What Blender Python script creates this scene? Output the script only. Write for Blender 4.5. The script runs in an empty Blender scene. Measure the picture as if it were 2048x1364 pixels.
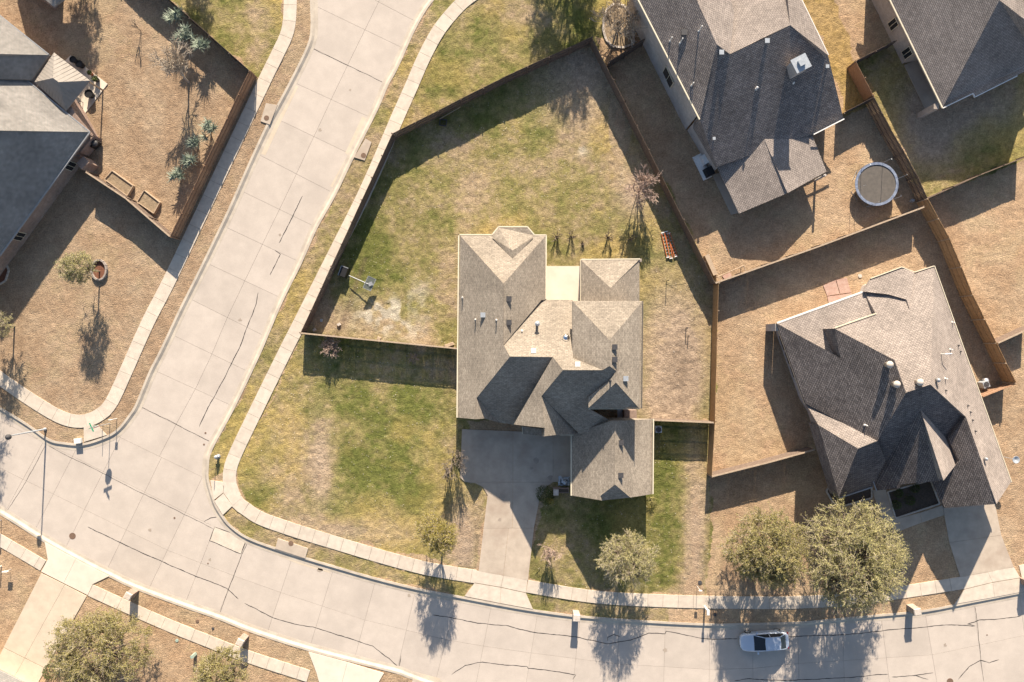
import bpy, math, random
import numpy as np
from mathutils import Vector

random.seed(7); RNG = np.random.default_rng(7)
sc = bpy.context.scene
COL = sc.collection

# ------------------------------------------------------------------ camera, sky, sun, exposure
H, F, CX, CY = 72.5, 1450.0, 1024.0, 682.0        # drone height (m), focal length and centre (photo pixels)
cam_d = bpy.data.cameras.new("camera"); cam = bpy.data.objects.new("camera", cam_d); COL.objects.link(cam)
cam.location = (0, 0, H); cam.rotation_euler = (0, 0, 0)
cam_d.sensor_width = 36.0; cam_d.lens = F / 2048 * 36; cam_d.clip_end = 2000
sc.camera = cam
SUN_EL, SUN_AZ = math.radians(25.0), math.radians(2.6)   # azimuth clockwise from the top of the picture
world = bpy.data.worlds.new("World"); sc.world = world; world.use_nodes = True
wn = world.node_tree.nodes; wl = world.node_tree.links
sky = wn.new("ShaderNodeTexSky"); sky.sky_type = 'NISHITA'; sky.sun_disc = False
sky.sun_elevation = SUN_EL; sky.sun_rotation = SUN_AZ
sky.air_density = 1.0; sky.dust_density = 1.2; sky.ozone_density = 1.0
wl.new(sky.outputs[0], wn["Background"].inputs[0]); wn["Background"].inputs[1].default_value = 0.068
sun_d = bpy.data.lights.new("sun", 'SUN'); sun_d.energy = 5.0; sun_d.angle = math.radians(0.55)
sun_d.color = (1.0, 0.87, 0.71)
sun = bpy.data.objects.new("sun", sun_d); COL.objects.link(sun)
sd = Vector((math.sin(SUN_AZ) * math.cos(SUN_EL), math.cos(SUN_AZ) * math.cos(SUN_EL), math.sin(SUN_EL)))
sun.rotation_euler = sd.to_track_quat('Z', 'Y').to_euler(); sun.location = (0, 60, 60)
sc.view_settings.view_transform = 'Standard'; sc.view_settings.look = 'None'
sc.view_settings.gamma = 1.0; sc.view_settings.use_curve_mapping = False
sc.view_settings.exposure = 1.23
sc.render.engine = 'CYCLES'
sc.cycles.max_bounces = 6; sc.cycles.use_denoising = True

# ------------------------------------------------------------------ placing helpers
def P(px, py, z=0.0):
    """World point at height z that stands at photo pixel (px, py)."""
    k = (H - z) / F
    return Vector(((px - CX) * k, (CY - py) * k, z))
def G(px, py):
    p = P(px, py); return (p.x, p.y)
ORG = {}
class MB:
    def __init__(self): self.v = []; self.f = []
    def add(self, vs, fs):
        o = len(self.v); self.v += [tuple(a) for a in vs]; self.f += [tuple(i + o for i in f) for f in fs]; return self
    def prism(self, poly, z0, z1):
        n = len(poly); a = sum(poly[i][0] * poly[(i + 1) % n][1] - poly[(i + 1) % n][0] * poly[i][1] for i in range(n))
        if a < 0: poly = poly[::-1]
        vs = [(p[0], p[1], z0) for p in poly] + [(p[0], p[1], z1) for p in poly]
        fs = [tuple(range(n))[::-1], tuple(range(n, 2 * n))] + [(i, (i + 1) % n, n + (i + 1) % n, n + i) for i in range(n)]
        return self.add(vs, fs)
    def column(self, top, z0):
        """Solid under a sloping polygon."""
        n = len(top); a = sum(top[i][0] * top[(i + 1) % n][1] - top[(i + 1) % n][0] * top[i][1] for i in range(n))
        if a < 0: top = top[::-1]
        vs = [(p[0], p[1], min(z0, p[2] - .02)) for p in top] + [tuple(p) for p in top]
        fs = [tuple(range(n))[::-1], tuple(range(n, 2 * n))] + [(i, (i + 1) % n, n + (i + 1) % n, n + i) for i in range(n)]
        return self.add(vs, fs)
    def box(self, c, s, rz=0.0, taper=1.0):
        hx, hy, hz = s[0] / 2, s[1] / 2, s[2] / 2; ca, sa = math.cos(rz), math.sin(rz); vs = []
        for z, t in ((-hz, 1), (hz, taper)):
            for x, y in ((-hx, -hy), (hx, -hy), (hx, hy), (-hx, hy)):
                x *= t; y *= t
                vs.append((c[0] + x * ca - y * sa, c[1] + x * sa + y * ca, c[2] + z))
        return self.add(vs, [(3, 2, 1, 0), (4, 5, 6, 7), (0, 1, 5, 4), (1, 2, 6, 5), (2, 3, 7, 6), (3, 0, 4, 7)])
    def bar(self, p, q, w, h):
        p, q = Vector(p), Vector(q); d = (q - p).normalized()
        up = Vector((0, 0, 1)) if abs(d.z) < .95 else Vector((0, 1, 0))
        s = d.cross(up).normalized() * (w / 2); u = s.cross(d).normalized() * (h / 2)
        vs = [p - s - u, p + s - u, p + s + u, p - s + u, q - s - u, q + s - u, q + s + u, q - s + u]
        return self.add(vs, [(0, 1, 2, 3), (7, 6, 5, 4), (0, 4, 5, 1), (1, 5, 6, 2), (2, 6, 7, 3), (3, 7, 4, 0)])
    def tube(self, pts, r, n=8, cap=True):
        pts = [Vector(p) for p in pts]; rs = r if isinstance(r, (list, tuple)) else [r] * len(pts); vs = []
        for i, p in enumerate(pts):
            d = (pts[min(i + 1, len(pts) - 1)] - pts[max(i - 1, 0)]).normalized()
            a = d.cross(Vector((0, 0, 1)) if abs(d.z) < .9 else Vector((1, 0, 0))).normalized(); b = d.cross(a)
            vs += [p + (a * math.cos(2 * math.pi * k / n) + b * math.sin(2 * math.pi * k / n)) * rs[i] for k in range(n)]
        fs = [(i * n + k, i * n + (k + 1) % n, (i + 1) * n + (k + 1) % n, (i + 1) * n + k) for i in range(len(pts) - 1) for k in range(n)]
        if cap: fs += [tuple(range(n))[::-1], tuple(range((len(pts) - 1) * n, len(pts) * n))]
        return self.add(vs, fs)
    def lathe(self, c, prof, n=16):
        """prof: (radius, z) from the bottom up."""
        vs = []; m = len(prof)
        for r, z in prof:
            vs += [(c[0] + r * math.cos(2 * math.pi * k / n), c[1] + r * math.sin(2 * math.pi * k / n), c[2] + z) for k in range(n)]
        fs = [(i * n + k, i * n + (k + 1) % n, (i + 1) * n + (k + 1) % n, (i + 1) * n + k) for i in range(m - 1) for k in range(n)]
        fs += [tuple(range(n))[::-1], tuple(range((m - 1) * n, m * n))]
        return self.add(vs, fs)
    def build(self, name, mat, parent=None, origin=None, smooth=False, uv=False, **props):
        o0 = Vector(ORG.get(parent.name, (0, 0, 0))) if parent else Vector(origin or (0, 0, 0))
        me = bpy.data.meshes.new(name)
        me.from_pydata([(a[0] - o0.x, a[1] - o0.y, a[2] - o0.z) for a in self.v], [], self.f)
        if uv: face_uv(me, o0)
        if smooth: me.polygons.foreach_set("use_smooth", [True] * len(me.polygons))
        return link(name, me, mat, parent, o0, props)
def link(name, me, mat, parent, o0, props):
    for m in (mat if isinstance(mat, (list, tuple)) else [mat]): me.materials.append(m)
    ob = bpy.data.objects.new(name, me); COL.objects.link(ob)
    if parent: ob.parent = parent; ORG[ob.name] = tuple(o0)
    else: ob.location = o0; ORG[ob.name] = tuple(o0)
    for k, v in props.items():
        if v is not None: ob[k] = v
    return ob
def face_uv(me, o0):
    """Metric coordinates along and up each face, for shingle and brick courses."""
    lay = me.uv_layers.new(name="UVMap")
    for p in me.polygons:
        n = p.normal
        if abs(n.z) > .985: t, b = Vector((1, 0, 0)), Vector((0, 1, 0))
        else: t = Vector((0, 0, 1)).cross(n).normalized(); b = n.cross(t)
        for li in p.loop_indices:
            w = me.vertices[me.loops[li].vertex_index].co + o0
            lay.data[li].uv = (w.dot(t), w.dot(b))
def thing(name, label, cat, loc, group=None, kind=None):
    o = bpy.data.objects.new(name, None); COL.objects.link(o); o.empty_display_size = .3
    o.location = loc; ORG[o.name] = tuple(loc)
    o['label'] = label; o['category'] = cat
    if group: o['group'] = group
    if kind: o['kind'] = kind
    return o
def np_mesh(name, verts, quads, mat, parent=None, origin=None, **props):
    """Fast mesh from numpy arrays: verts (n,3), quads (m,4) or (m,3)."""
    o0 = Vector(ORG.get(parent.name, (0, 0, 0))) if parent else Vector(origin or (0, 0, 0))
    me = bpy.data.meshes.new(name); k = quads.shape[1]
    me.vertices.add(len(verts)); me.vertices.foreach_set("co", (verts - np.array(o0)).astype(np.float32).ravel())
    me.loops.add(quads.size); me.loops.foreach_set("vertex_index", quads.astype(np.int32).ravel())
    me.polygons.add(len(quads)); me.polygons.foreach_set("loop_start", np.arange(0, quads.size, k, dtype=np.int32))
    me.update(calc_edges=True)
    return link(name, me, mat, parent, o0, props)
def inside(poly, x, y):
    r = np.zeros(x.shape, bool); n = len(poly)
    for i in range(n):
        x1, y1 = poly[i]; x2, y2 = poly[(i + 1) % n]
        if y1 == y2: continue
        c = ((y1 > y) != (y2 > y)) & (x < (x2 - x1) * (y - y1) / (y2 - y1) + x1); r ^= c
    return r
def vnoise(x, y, s, seed):
    """Smooth value noise with cell size s."""
    r = np.random.default_rng(seed); t = r.random((256, 256)); x = x / s + 1000; y = y / s + 1000
    i, j = np.floor(x).astype(int), np.floor(y).astype(int); a, b = x - i, y - j
    a = a * a * (3 - 2 * a); b = b * b * (3 - 2 * b)
    g = lambda p, q: t[p % 256, q % 256]
    return (g(i, j) * (1 - a) + g(i + 1, j) * a) * (1 - b) + (g(i, j + 1) * (1 - a) + g(i + 1, j + 1) * a) * b
def fbm(x, y, s, seed, oct=4):
    v = 0; w = 0
    for k in range(oct): v = v + vnoise(x, y, s / 2 ** k, seed + k) * .55 ** k; w += .55 ** k
    return v / w
def inset(poly, d):
    """Shrink a simple polygon by d metres."""
    n = len(poly); a = sum(poly[i][0] * poly[(i + 1) % n][1] - poly[(i + 1) % n][0] * poly[i][1] for i in range(n))
    if a < 0: poly = poly[::-1]
    out = []
    for i in range(n):
        p, q, r = Vector(poly[i - 1][:2]), Vector(poly[i][:2]), Vector(poly[(i + 1) % n][:2])
        e1, e2 = (q - p).normalized(), (r - q).normalized()
        n1, n2 = Vector((-e1.y, e1.x)), Vector((-e2.y, e2.x)); m = (n1 + n2)
        m = m / max(.35, m.dot(n1)) if m.length > 1e-6 else n1
        out.append((q.x + m.x * d, q.y + m.y * d))
    return out

# ------------------------------------------------------------------ materials
def mat(name, c1, c2=None, scale=1.0, rough=.9, bump=0.0, bscale=None, metal=0.0, spec=.3, fine=0.0, rnd=0.0, c3=None, s3=.2, attr=None, fscale=40, transl=0.0, contrast=(.35, .65)):
    m = bpy.data.materials.new(name); m.use_nodes = True; nt = m.node_tree; N, L = nt.nodes, nt.links
    b = N["Principled BSDF"]; b.inputs["Roughness"].default_value = rough; b.inputs["Metallic"].default_value = metal
    b.inputs["Specular IOR Level"].default_value = spec
    geo = N.new("ShaderNodeNewGeometry")
    def noise(s, d=5):
        n = N.new("ShaderNodeTexNoise"); n.inputs["Scale"].default_value = s; n.inputs["Detail"].default_value = d
        n.inputs["Roughness"].default_value = .62; L.new(geo.outputs["Position"], n.inputs["Vector"]); return n
    def mix(a, bb, fac):
        x = N.new("ShaderNodeMix"); x.data_type = 'RGBA'
        for sock, val in ((6, a), (7, bb)):
            if isinstance(val, tuple): x.inputs[sock].default_value = (*val, 1)
            else: L.new(val, x.inputs[sock])
        if isinstance(fac, float): x.inputs[0].default_value = fac
        else: L.new(fac, x.inputs[0])
        return x.outputs[2]
    def ramp(src, lo, hi):
        r = N.new("ShaderNodeMapRange"); r.inputs[1].default_value = lo; r.inputs[2].default_value = hi; L.new(src, r.inputs[0]); return r.outputs[0]
    if attr:
        at = N.new("ShaderNodeAttribute"); at.attribute_name = attr; col = at.outputs["Color"]
    elif c2: col = mix(c1, c2, ramp(noise(scale).outputs[0], *contrast))
    else:
        col = mix(c1, c1, .5)
    if c3: col = mix(col, c3, ramp(noise(s3, 3).outputs[0], .5, .75))
    def scale_val(col, fac_lo, fac_hi, src):
        r = N.new("ShaderNodeMapRange"); r.inputs[3].default_value = fac_lo; r.inputs[4].default_value = fac_hi; L.new(src, r.inputs[0])
        v = N.new("ShaderNodeVectorMath"); v.operation = 'SCALE'; L.new(col, v.inputs[0]); L.new(r.outputs[0], v.inputs[3]); return v.outputs[0]
    if fine: 
        r = N.new("ShaderNodeMapRange"); r.inputs[1].default_value = .3; r.inputs[2].default_value = .7; L.new(noise(fscale, 3).outputs[0], r.inputs[0])
        col = scale_val(col, 1 - fine, 1 + fine, r.outputs[0])
    if rnd:
        oi = N.new("ShaderNodeObjectInfo"); col = scale_val(col, 1 - rnd, 1 + rnd, oi.outputs["Random"])
    L.new(col, b.inputs["Base Color"])
    if bump:
        bp = N.new("ShaderNodeBump"); bp.inputs["Strength"].default_value = bump; bp.inputs["Distance"].default_value = .1
        L.new(noise(bscale or scale * 4, 4).outputs[0], bp.inputs["Height"]); L.new(bp.outputs[0], b.inputs["Normal"])
    if transl:
        tr = N.new("ShaderNodeBsdfTranslucent"); L.new(col, tr.inputs[0]); ms = N.new("ShaderNodeMixShader"); ms.inputs[0].default_value = transl
        L.new(b.outputs[0], ms.inputs[1]); L.new(tr.outputs[0], ms.inputs[2]); L.new(ms.outputs[0], N["Material Output"].inputs[0])
    return m
def course_mat(name, ca, cb, mortar, w, h, gap, bump=.4, var=.18, rough=.92, vscale=2.5):
    """Rows of shingles or bricks laid in the face's own metric coordinates."""
    m = bpy.data.materials.new(name); m.use_nodes = True; N, L = m.node_tree.nodes, m.node_tree.links
    b = N["Principled BSDF"]; b.inputs["Roughness"].default_value = rough; b.inputs["Specular IOR Level"].default_value = .25; b.inputs["Diffuse Roughness"].default_value = .45
    uv = N.new("ShaderNodeUVMap"); br = N.new("ShaderNodeTexBrick"); L.new(uv.outputs[0], br.inputs["Vector"])
    br.inputs["Color1"].default_value = (*ca, 1); br.inputs["Color2"].default_value = (*cb, 1); br.inputs["Mortar"].default_value = (*mortar, 1)
    br.inputs["Scale"].default_value = 1; br.inputs["Brick Width"].default_value = w; br.inputs["Row Height"].default_value = h
    br.inputs["Mortar Size"].default_value = gap; br.inputs["Mortar Smooth"].default_value = .2; br.inputs["Bias"].default_value = 0
    geo = N.new("ShaderNodeNewGeometry"); n1 = N.new("ShaderNodeTexNoise"); n1.inputs["Scale"].default_value = vscale; n1.inputs["Detail"].default_value = 6
    n1.inputs["Roughness"].default_value = .7
    L.new(geo.outputs["Position"], n1.inputs["Vector"])
    r = N.new("ShaderNodeMapRange"); r.inputs[1].default_value = .3; r.inputs[2].default_value = .7
    r.inputs[3].default_value = 1 - var; r.inputs[4].default_value = 1 + var; L.new(n1.outputs[0], r.inputs[0])
    n2 = N.new("ShaderNodeTexNoise"); n2.inputs["Scale"].default_value = .35; n2.inputs["Detail"].default_value = 3; L.new(geo.outputs["Position"], n2.inputs["Vector"])
    r2 = N.new("ShaderNodeMapRange"); r2.inputs[1].default_value = .3; r2.inputs[2].default_value = .7; r2.inputs[3].default_value = .84; r2.inputs[4].default_value = 1.14; L.new(n2.outputs[0], r2.inputs[0])
    mm = N.new("ShaderNodeMath"); mm.operation = 'MULTIPLY'; L.new(r.outputs[0], mm.inputs[0]); L.new(r2.outputs[0], mm.inputs[1])
    v = N.new("ShaderNodeVectorMath"); v.operation = 'SCALE'; L.new(br.outputs[0], v.inputs[0]); L.new(mm.outputs[0], v.inputs[3]); L.new(v.outputs[0], b.inputs["Base Color"])
    bp = N.new("ShaderNodeBump"); bp.invert = True; bp.inputs["Strength"].default_value = bump; bp.inputs["Distance"].default_value = .03
    L.new(br.outputs["Fac"], bp.inputs["Height"]); L.new(bp.outputs[0], b.inputs["Normal"])
    return m
M = {}
M['road'] = mat('road_concrete', (.455, .398, .345), (.505, .443, .384), .7, .9, .08, 9, fine=.05, rnd=.035, c3=(.42, .368, .32), s3=.22, fscale=14)
M['walk'] = mat('walk_concrete', (.50, .435, .36), (.60, .525, .435), 1.6, .9, .1, 14, fine=.05, rnd=.06, fscale=20)
M['kerb'] = mat('kerb_concrete', (.41, .357, .295), (.53, .465, .38), .9, .9, .1, 10, fine=.08)
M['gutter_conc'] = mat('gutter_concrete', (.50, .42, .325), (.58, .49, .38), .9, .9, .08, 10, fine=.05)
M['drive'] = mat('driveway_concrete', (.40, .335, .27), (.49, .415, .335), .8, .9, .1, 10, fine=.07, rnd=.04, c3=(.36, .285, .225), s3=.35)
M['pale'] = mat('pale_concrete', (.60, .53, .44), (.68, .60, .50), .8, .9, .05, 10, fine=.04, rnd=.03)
M['stain'] = mat('stained_concrete', (.30, .25, .205), (.36, .305, .25), 3, .85, fine=.1)
M['joint'] = mat('joint_filler', (.16, .135, .11), (.22, .18, .15), 2, .95)
M['tar'] = mat('crack_sealant', (.022, .022, .024), (.04, .038, .037), 5, .7)
M['lawn'] = mat('lawn_grass', (0, 0, 0), attr='Col', rough=1.0, bump=.9, bscale=9, fine=.30, fscale=7, spec=.1)
M['earth'] = mat('bare_earth', (.33, .22, .12), (.27, .18, .10), .4, 1, .4, 6)
M['shingle_tan'] = course_mat('shingles_weathered', (0.290, 0.249, 0.200), (0.383, 0.331, 0.267), (0.186, 0.157, 0.128), .33, .145, .012, .5, .30, vscale=5)
M['shingle_grey'] = course_mat('shingles_grey', (0.324, 0.276, 0.246), (0.420, 0.360, 0.318), (0.144, 0.126, 0.114), .33, .145, .02, .7, .20)  # plain grey; also the sunlit-slope copy beside the two darker ones
M['shingle_shade'] = course_mat('shingles_shade', (0.248, 0.209, 0.187), (0.369, 0.314, 0.275), (0.110, 0.105, 0.110), .36, .15, .026, .9, .28)  # darker copy of the grey: shade painted into west and south slopes
M['shingle_deep_shade'] = course_mat('shingles_deep_shade', (0.180, 0.154, 0.142), (0.300, 0.258, 0.234), (0.072, 0.066, 0.066), .36, .15, .026, .9, .28)  # darkest copy: shade put into the colour of slopes turned from the sun
M['shingle_left'] = course_mat('shingles_mauve', (0.263, 0.237, 0.219), (0.312, 0.281, 0.256), (0.175, 0.206, 0.194), .33, .145, .012, .4, .2)
M['brick_red'] = course_mat('brick_red', (.26, .165, .125), (.34, .225, .175), (.36, .31, .27), .25, .085, .014, .5, .2)
M['brick_tan'] = course_mat('brick_tan', (.36, .29, .235), (.45, .37, .30), (.48, .43, .38), .25, .085, .014, .5, .15)
M['brick_pale'] = course_mat('brick_pale', (.40, .35, .31), (.50, .44, .39), (.52, .48, .44), .25, .085, .014, .5, .15)
M['trim'] = mat('cream_trim', (.62, .56, .42), (.68, .61, .47), 3, .6)
M['white'] = mat('white_paint', (.78, .77, .74), (.70, .69, .66), 6, .5)
M['glass'] = mat('window_glass', (.02, .024, .03), rough=.08, spec=.6)
M['dark'] = mat('dark_metal', (.05, .05, .055), (.075, .073, .075), 8, .55)
M['greymetal'] = mat('grey_metal', (.30, .31, .32), (.38, .39, .40), 6, .45, metal=.3)
M['galv'] = mat('galvanised', (.36, .39, .42), (.46, .49, .52), 6, .4, metal=.25)
M['chrome'] = mat('polished_metal', (.9, .9, .9), rough=.2, metal=1.0)
M['rust'] = mat('rusty_iron', (.14, .09, .065), (.20, .13, .09), 12, .85, .3, 30)
M['fence_new'] = mat('cedar_fence', (.36, .22, .11), (.46, .295, .155), 4, .85, .2, 30, fine=.18, fscale=9)
M['fence_old'] = mat('weathered_fence', (.125, .092, .073), (.19, .142, .112), 4, .9, .2, 30, fine=.2, fscale=9)
M['fence_red'] = mat('stained_fence', (.26, .155, .095), (.32, .20, .13), 4, .85, .2, 30, fine=.2, fscale=9)
M['wood'] = mat('raw_lumber', (.36, .27, .19), (.46, .36, .26), 5, .85, .2, 20, fine=.1)
M['soil'] = mat('bed_soil', (.22, .165, .11), (.34, .26, .17), 3, 1, .6, 12, fine=.2)
M['mulch'] = mat('red_mulch', (.16, .07, .045), (.22, .10, .06), 8, 1, .7, 25, fine=.25)
M['mulch_dark'] = mat('dark_mulch', (.07, .055, .045), (.12, .09, .07), 8, 1, .7, 25, fine=.25)
M['bark'] = mat('tree_bark', (.17, .13, .10), (.25, .20, .155), 9, .95, .4, 40)
M['twig'] = mat('pale_twig', (.40, .34, .275), (.52, .45, .36), 9, .95)
M['twig_dark'] = mat('grey_twig', (.20, .165, .135), (.28, .235, .195), 9, .95)
M['twig_pink'] = mat('pinkish_twig', (.40, .30, .25), (.52, .40, .33), 9, .95)
M['leaf_olive'] = mat('leaves_olive', (.22, .20, .07), (.35, .305, .12), .9, .75, rnd=.05, fine=.3, fscale=5, transl=.2)
M['leaf_grey'] = mat('leaves_greyish', (.26, .25, .10), (.43, .385, .18), .9, .75, fine=.3, fscale=5, transl=.2)
M['leaf_yellow'] = mat('leaves_yellow', (.25, .215, .055), (.36, .30, .085), .9, .75, fine=.3, fscale=5, transl=.2)
M['leaf_green'] = mat('leaves_green', (.055, .075, .02), (.09, .115, .03), .9, .7, fine=.3, fscale=5, transl=.2)
M['leaf_blue'] = mat('leaves_bluegreen', (.30, .36, .28), (.42, .47, .38), 2, .7, fine=.2, fscale=8, transl=.15)
M['red_pave'] = mat('red_pavers', (.40, .25, .20), (.48, .34, .28), 2.5, .9, .2, 20, fine=.1)
M['orange'] = mat('orange_fibreglass', (.58, .17, .06), (.50, .145, .05), 5, .55)
M['blue_pad'] = mat('blue_vinyl', (.13, .16, .24), (.25, .29, .37), 3, .5, .3, 8)
M['net'] = mat('black_mesh', (.10, .09, .08), (.13, .115, .10), 3, .8)
M['black'] = mat('black_plastic', (.018, .018, .02), rough=.55)
M['silver'] = mat('silver_car_paint', (.60, .67, .77), rough=.28, metal=.35, spec=.5)
M['rubber'] = mat('tyre_rubber', (.02, .02, .02), rough=.8)
M['lens'] = mat('lamp_lens', (.75, .76, .78), rough=.1, spec=.6)
M['red_lens'] = mat('red_lens', (.45, .02, .02), rough=.15, spec=.6)
M['stop_red'] = mat('stop_sign_red', (.50, .025, .03), rough=.5)
M['sign_green'] = mat('street_sign_green', (.02, .25, .14), rough=.5)
M['tarp'] = mat('blue_grey_tarp', (.34, .40, .48), (.48, .54, .60), 4, .6, .5, 6)
M['stone'] = mat('pale_stone', (.46, .40, .34), (.58, .52, .46), 4, .9, .3, 14)
M['terracotta'] = mat('terracotta', (.36, .13, .07), (.42, .17, .09), 6, .8)
M['seam'] = mat('bronze_metal_roof', (.27, .245, .215), (.31, .28, .25), 2, .85, spec=.08)
M['greenbox'] = mat('green_utility', (.26, .34, .29), (.34, .42, .36), 4, .6)
M['acryl'] = mat('clear_acrylic', (.30, .33, .31), rough=.3, spec=.3)
M['acryl'].node_tree.nodes["Principled BSDF"].inputs["Transmission Weight"].default_value = .65

# ------------------------------------------------------------------ the setting: ground, road, kerbs, lawns, walks
def smooth(pts, n=4):
    out = []
    for i in range(len(pts) - 1):
        p0, p1, p2, p3 = (Vector(pts[max(0, min(len(pts) - 1, i + k))]) for k in (-1, 0, 1, 2))
        for k in range(n):
            t = k / n
            out.append(tuple(.5 * (2 * p1 + (p2 - p0) * t + (2 * p0 - 5 * p1 + 4 * p2 - p3) * t * t + (3 * p1 - p0 - 3 * p2 + p3) * t ** 3)))
    return out + [tuple(pts[-1])]
def struct(o, label, cat):
    o['kind'] = 'structure'; o['label'] = label; o['category'] = cat; return o
struct(MB().add([(-400, -400, -.22), (400, -400, -.22), (400, 400, -.22), (-400, 400, -.22)], [(0, 1, 2, 3)]).build('ground', M['earth']), 'dry tan earth reaching out beyond the housing lots', 'ground')
K1 = smooth([(622, -150), (622, 0), (623, 53), (616, 91), (582, 161), (556, 210), (535, 249), (500, 324), (457, 421), (402, 535), (361, 617), (322, 700), (299, 745), (273, 808), (258, 832), (237, 858), (214, 873), (167, 888), (126, 886), (97, 879), (63, 855), (29, 833), (0, 816), (-150, 728)])
K2 = smooth([(1010, -150), (905, -40), (866, 0), (847, 26), (825, 67), (793, 138), (775, 170), (755, 217), (705, 317), (670, 390), (633, 456), (602, 526), (561, 609), (520, 706), (467, 817), (423, 899), (416, 935), (416, 958), (423, 985), (432, 1011), (444, 1031), (461, 1052), (494, 1075), (549, 1096), (614, 1117), (668, 1133), (748, 1156), (833, 1177), (911, 1192), (1000, 1209), (1064, 1220), (1144, 1231), (1240, 1239), (1331, 1245), (1427, 1249), (1479, 1248), (1596, 1245), (1685, 1237), (1764, 1230), (1852, 1221), (1950, 1202), (2048, 1183), (2240, 1145)])
K3 = smooth([(-150, 942), (0, 1027), (88, 1082), (171, 1128), (221, 1153), (267, 1175), (368, 1213), (437, 1237), (505, 1264), (614, 1299), (713, 1325), (793, 1345), (820, 1355), (900, 1380), (1100, 1412), (1500, 1432), (2240, 1400)])
BLOCKS = [([G(*p) for p in K1] + [G(-180, 728), G(-180, -150)], 'dry tan lawn of the corner lot left of the diagonal street', K1, 1, 'pale kerb along the left side of the diagonal street', 'left lawn'),
          ([G(*p) for p in K2] + [G(2240, -150)], 'patchy green and tan lawns right of the diagonal street', K2, -1, 'kerb curving round the corner beside the green lawn', 'lawn'),
          ([G(*p) for p in K3] + [G(2240, 1560), G(-150, 1560)], 'golden dry lawn along the lower edge below the street', K3, 1, 'sunlit kerb along the lower side of the bottom street', 'lawn')]

# one grid of grass height and grass colour for all lots
CELL = .115
gx = np.arange(-58, 58.01, CELL); gy = np.arange(-40, 40.01, CELL)
GX, GY = np.meshgrid(gx, gy); PX, PY = GX * F / H + CX, CY - GY * F / H      # photo pixel of each grass point on the ground
def blob(cx, cy, rx, ry, rot=0.0):
    ca, sa = math.cos(rot), math.sin(rot); dx, dy = PX - cx, PY - cy
    u, v = (dx * ca + dy * sa) / rx, (-dx * sa + dy * ca) / ry
    return np.exp(-(u * u + v * v))
g = np.full(GX.shape, -.08); gold = np.zeros(GX.shape); dirt = np.zeros(GX.shape); pale = np.zeros(GX.shape); dk = np.zeros(GX.shape)
PXJ = PX + (fbm(GX, GY, 1.6, 501, 3) - .5) * 26; PYJ = PY + (fbm(GX, GY, 1.6, 521, 3) - .5) * 26
yard = [(785, 267), (1183, 74), (1431, 567), (1430, 842), (915, 842), (915, 697), (601, 666)]
front = [(606, 666), (915, 697), (935, 850), (976, 990), (955, 1141), (640, 1066), (497, 1010), (474, 965), (474, 940)]
fr_right = [(1143, 850), (1306, 838), (1427, 845), (1415, 1192), (1187, 1182), (1055, 1160), (1080, 1000)]
verge2 = [(866, 0), (957, 0), (861, 114), (760, 330), (601, 666), (474, 940), (400, 960), (520, 706), (670, 390), (793, 138)]
topl = [(916, 0), (1250, -60), (1260, 60), (1183, 74), (785, 267), (861, 114)]
top_l2 = [(340, 0), (499, 141), (520, 158), (567, 64), (568, -40), (300, -40)]
yardD = [(1712, 123), (1854, 396), (2240, 250), (2240, -60), (1790, 80)]
strip_s = [(455, 1010), (523, 1046), (670, 1096), (855, 1149), (950, 1166), (925, 1195), (668, 1135), (494, 1080), (440, 1030)]
strip_r = [(1052, 1184), (1187, 1205), (1341, 1215), (1341, 1246), (1144, 1232), (1066, 1221)]
for poly, val in ((yard, .42), (front, .47), (fr_right, .62), (verge2, .36), (topl, .56), (top_l2, .50), (yardD, .42), (strip_s, .36), (strip_r, .36)):
    g = np.where(inside(poly, PXJ, PYJ), val, g)
side = [(1603, 0), (1656, 110), (1690, 240), (1750, 195), (1712, 120), (1660, -60), (1560, -60)]
inS = inside(side, PXJ, PYJ); gold = np.where(inS, .9, gold); g = np.where(inS, .12, g)
B = inside(yard, PX, PY); FR = inside(front, PX, PY); FRR = inside(fr_right, PX, PY)
def addg(m, *bl):
    global g
    for (cx, cy, rx, ry, a) in bl: g = g + np.where(m, a * blob(cx, cy, rx, ry), 0)
addg(B, (1000, 250, 130, 50, .12), (760, 480, 60, 60, .2), (760, 520, 90, 60, .15), (1010, 330, 150, 60, -.15), (1180, 120, 120, 60, -.25), (1000, 400, 120, 60, -.1), (700, 640, 100, 60, -.35),
     (880, 640, 60, 90, -.25), (1140, 480, 90, 35, .12), (1300, 560, 45, 60, .05), (930, 440, 60, 60, -.12), (1240, 250, 40, 110, -.45), (1330, 420, 40, 60, -.3))
addg(FR, (760, 880, 110, 110, .5), (820, 960, 70, 70, .45), (780, 800, 90, 40, .3), (700, 860, 30, 120, .1), (560, 900, 70, 120, -.18), (642, 920, 22, 75, -.45), (620, 980, 60, 50, -.25), (700, 1060, 120, 30, -.45), (900, 1080, 50, 60, -.4),
     (520, 760, 40, 60, .1), (480, 1000, 60, 40, .1), (930, 1080, 30, 80, -.35))
addg(FRR, (1200, 1040, 110, 60, .35), (1330, 1000, 30, 120, .15), (1390, 1060, 24, 160, -.75), (1120, 1150, 60, 30, -.15), (1345, 1100, 26, 60, .15), (1380, 1180, 40, 30, -.5))
addg(inside(topl, PX, PY), (900, 150, 80, 60, .1), (1050, 30, 60, 40, -.35), (960, 60, 60, 40, .12), (830, 230, 40, 30, -.1))
addg(inside(yardD, PX, PY), (1860, 230, 60, 60, -.55), (1900, 300, 50, 40, -.35), (1790, 160, 30, 60, .25), (1950, 300, 80, 40, .15))
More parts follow.
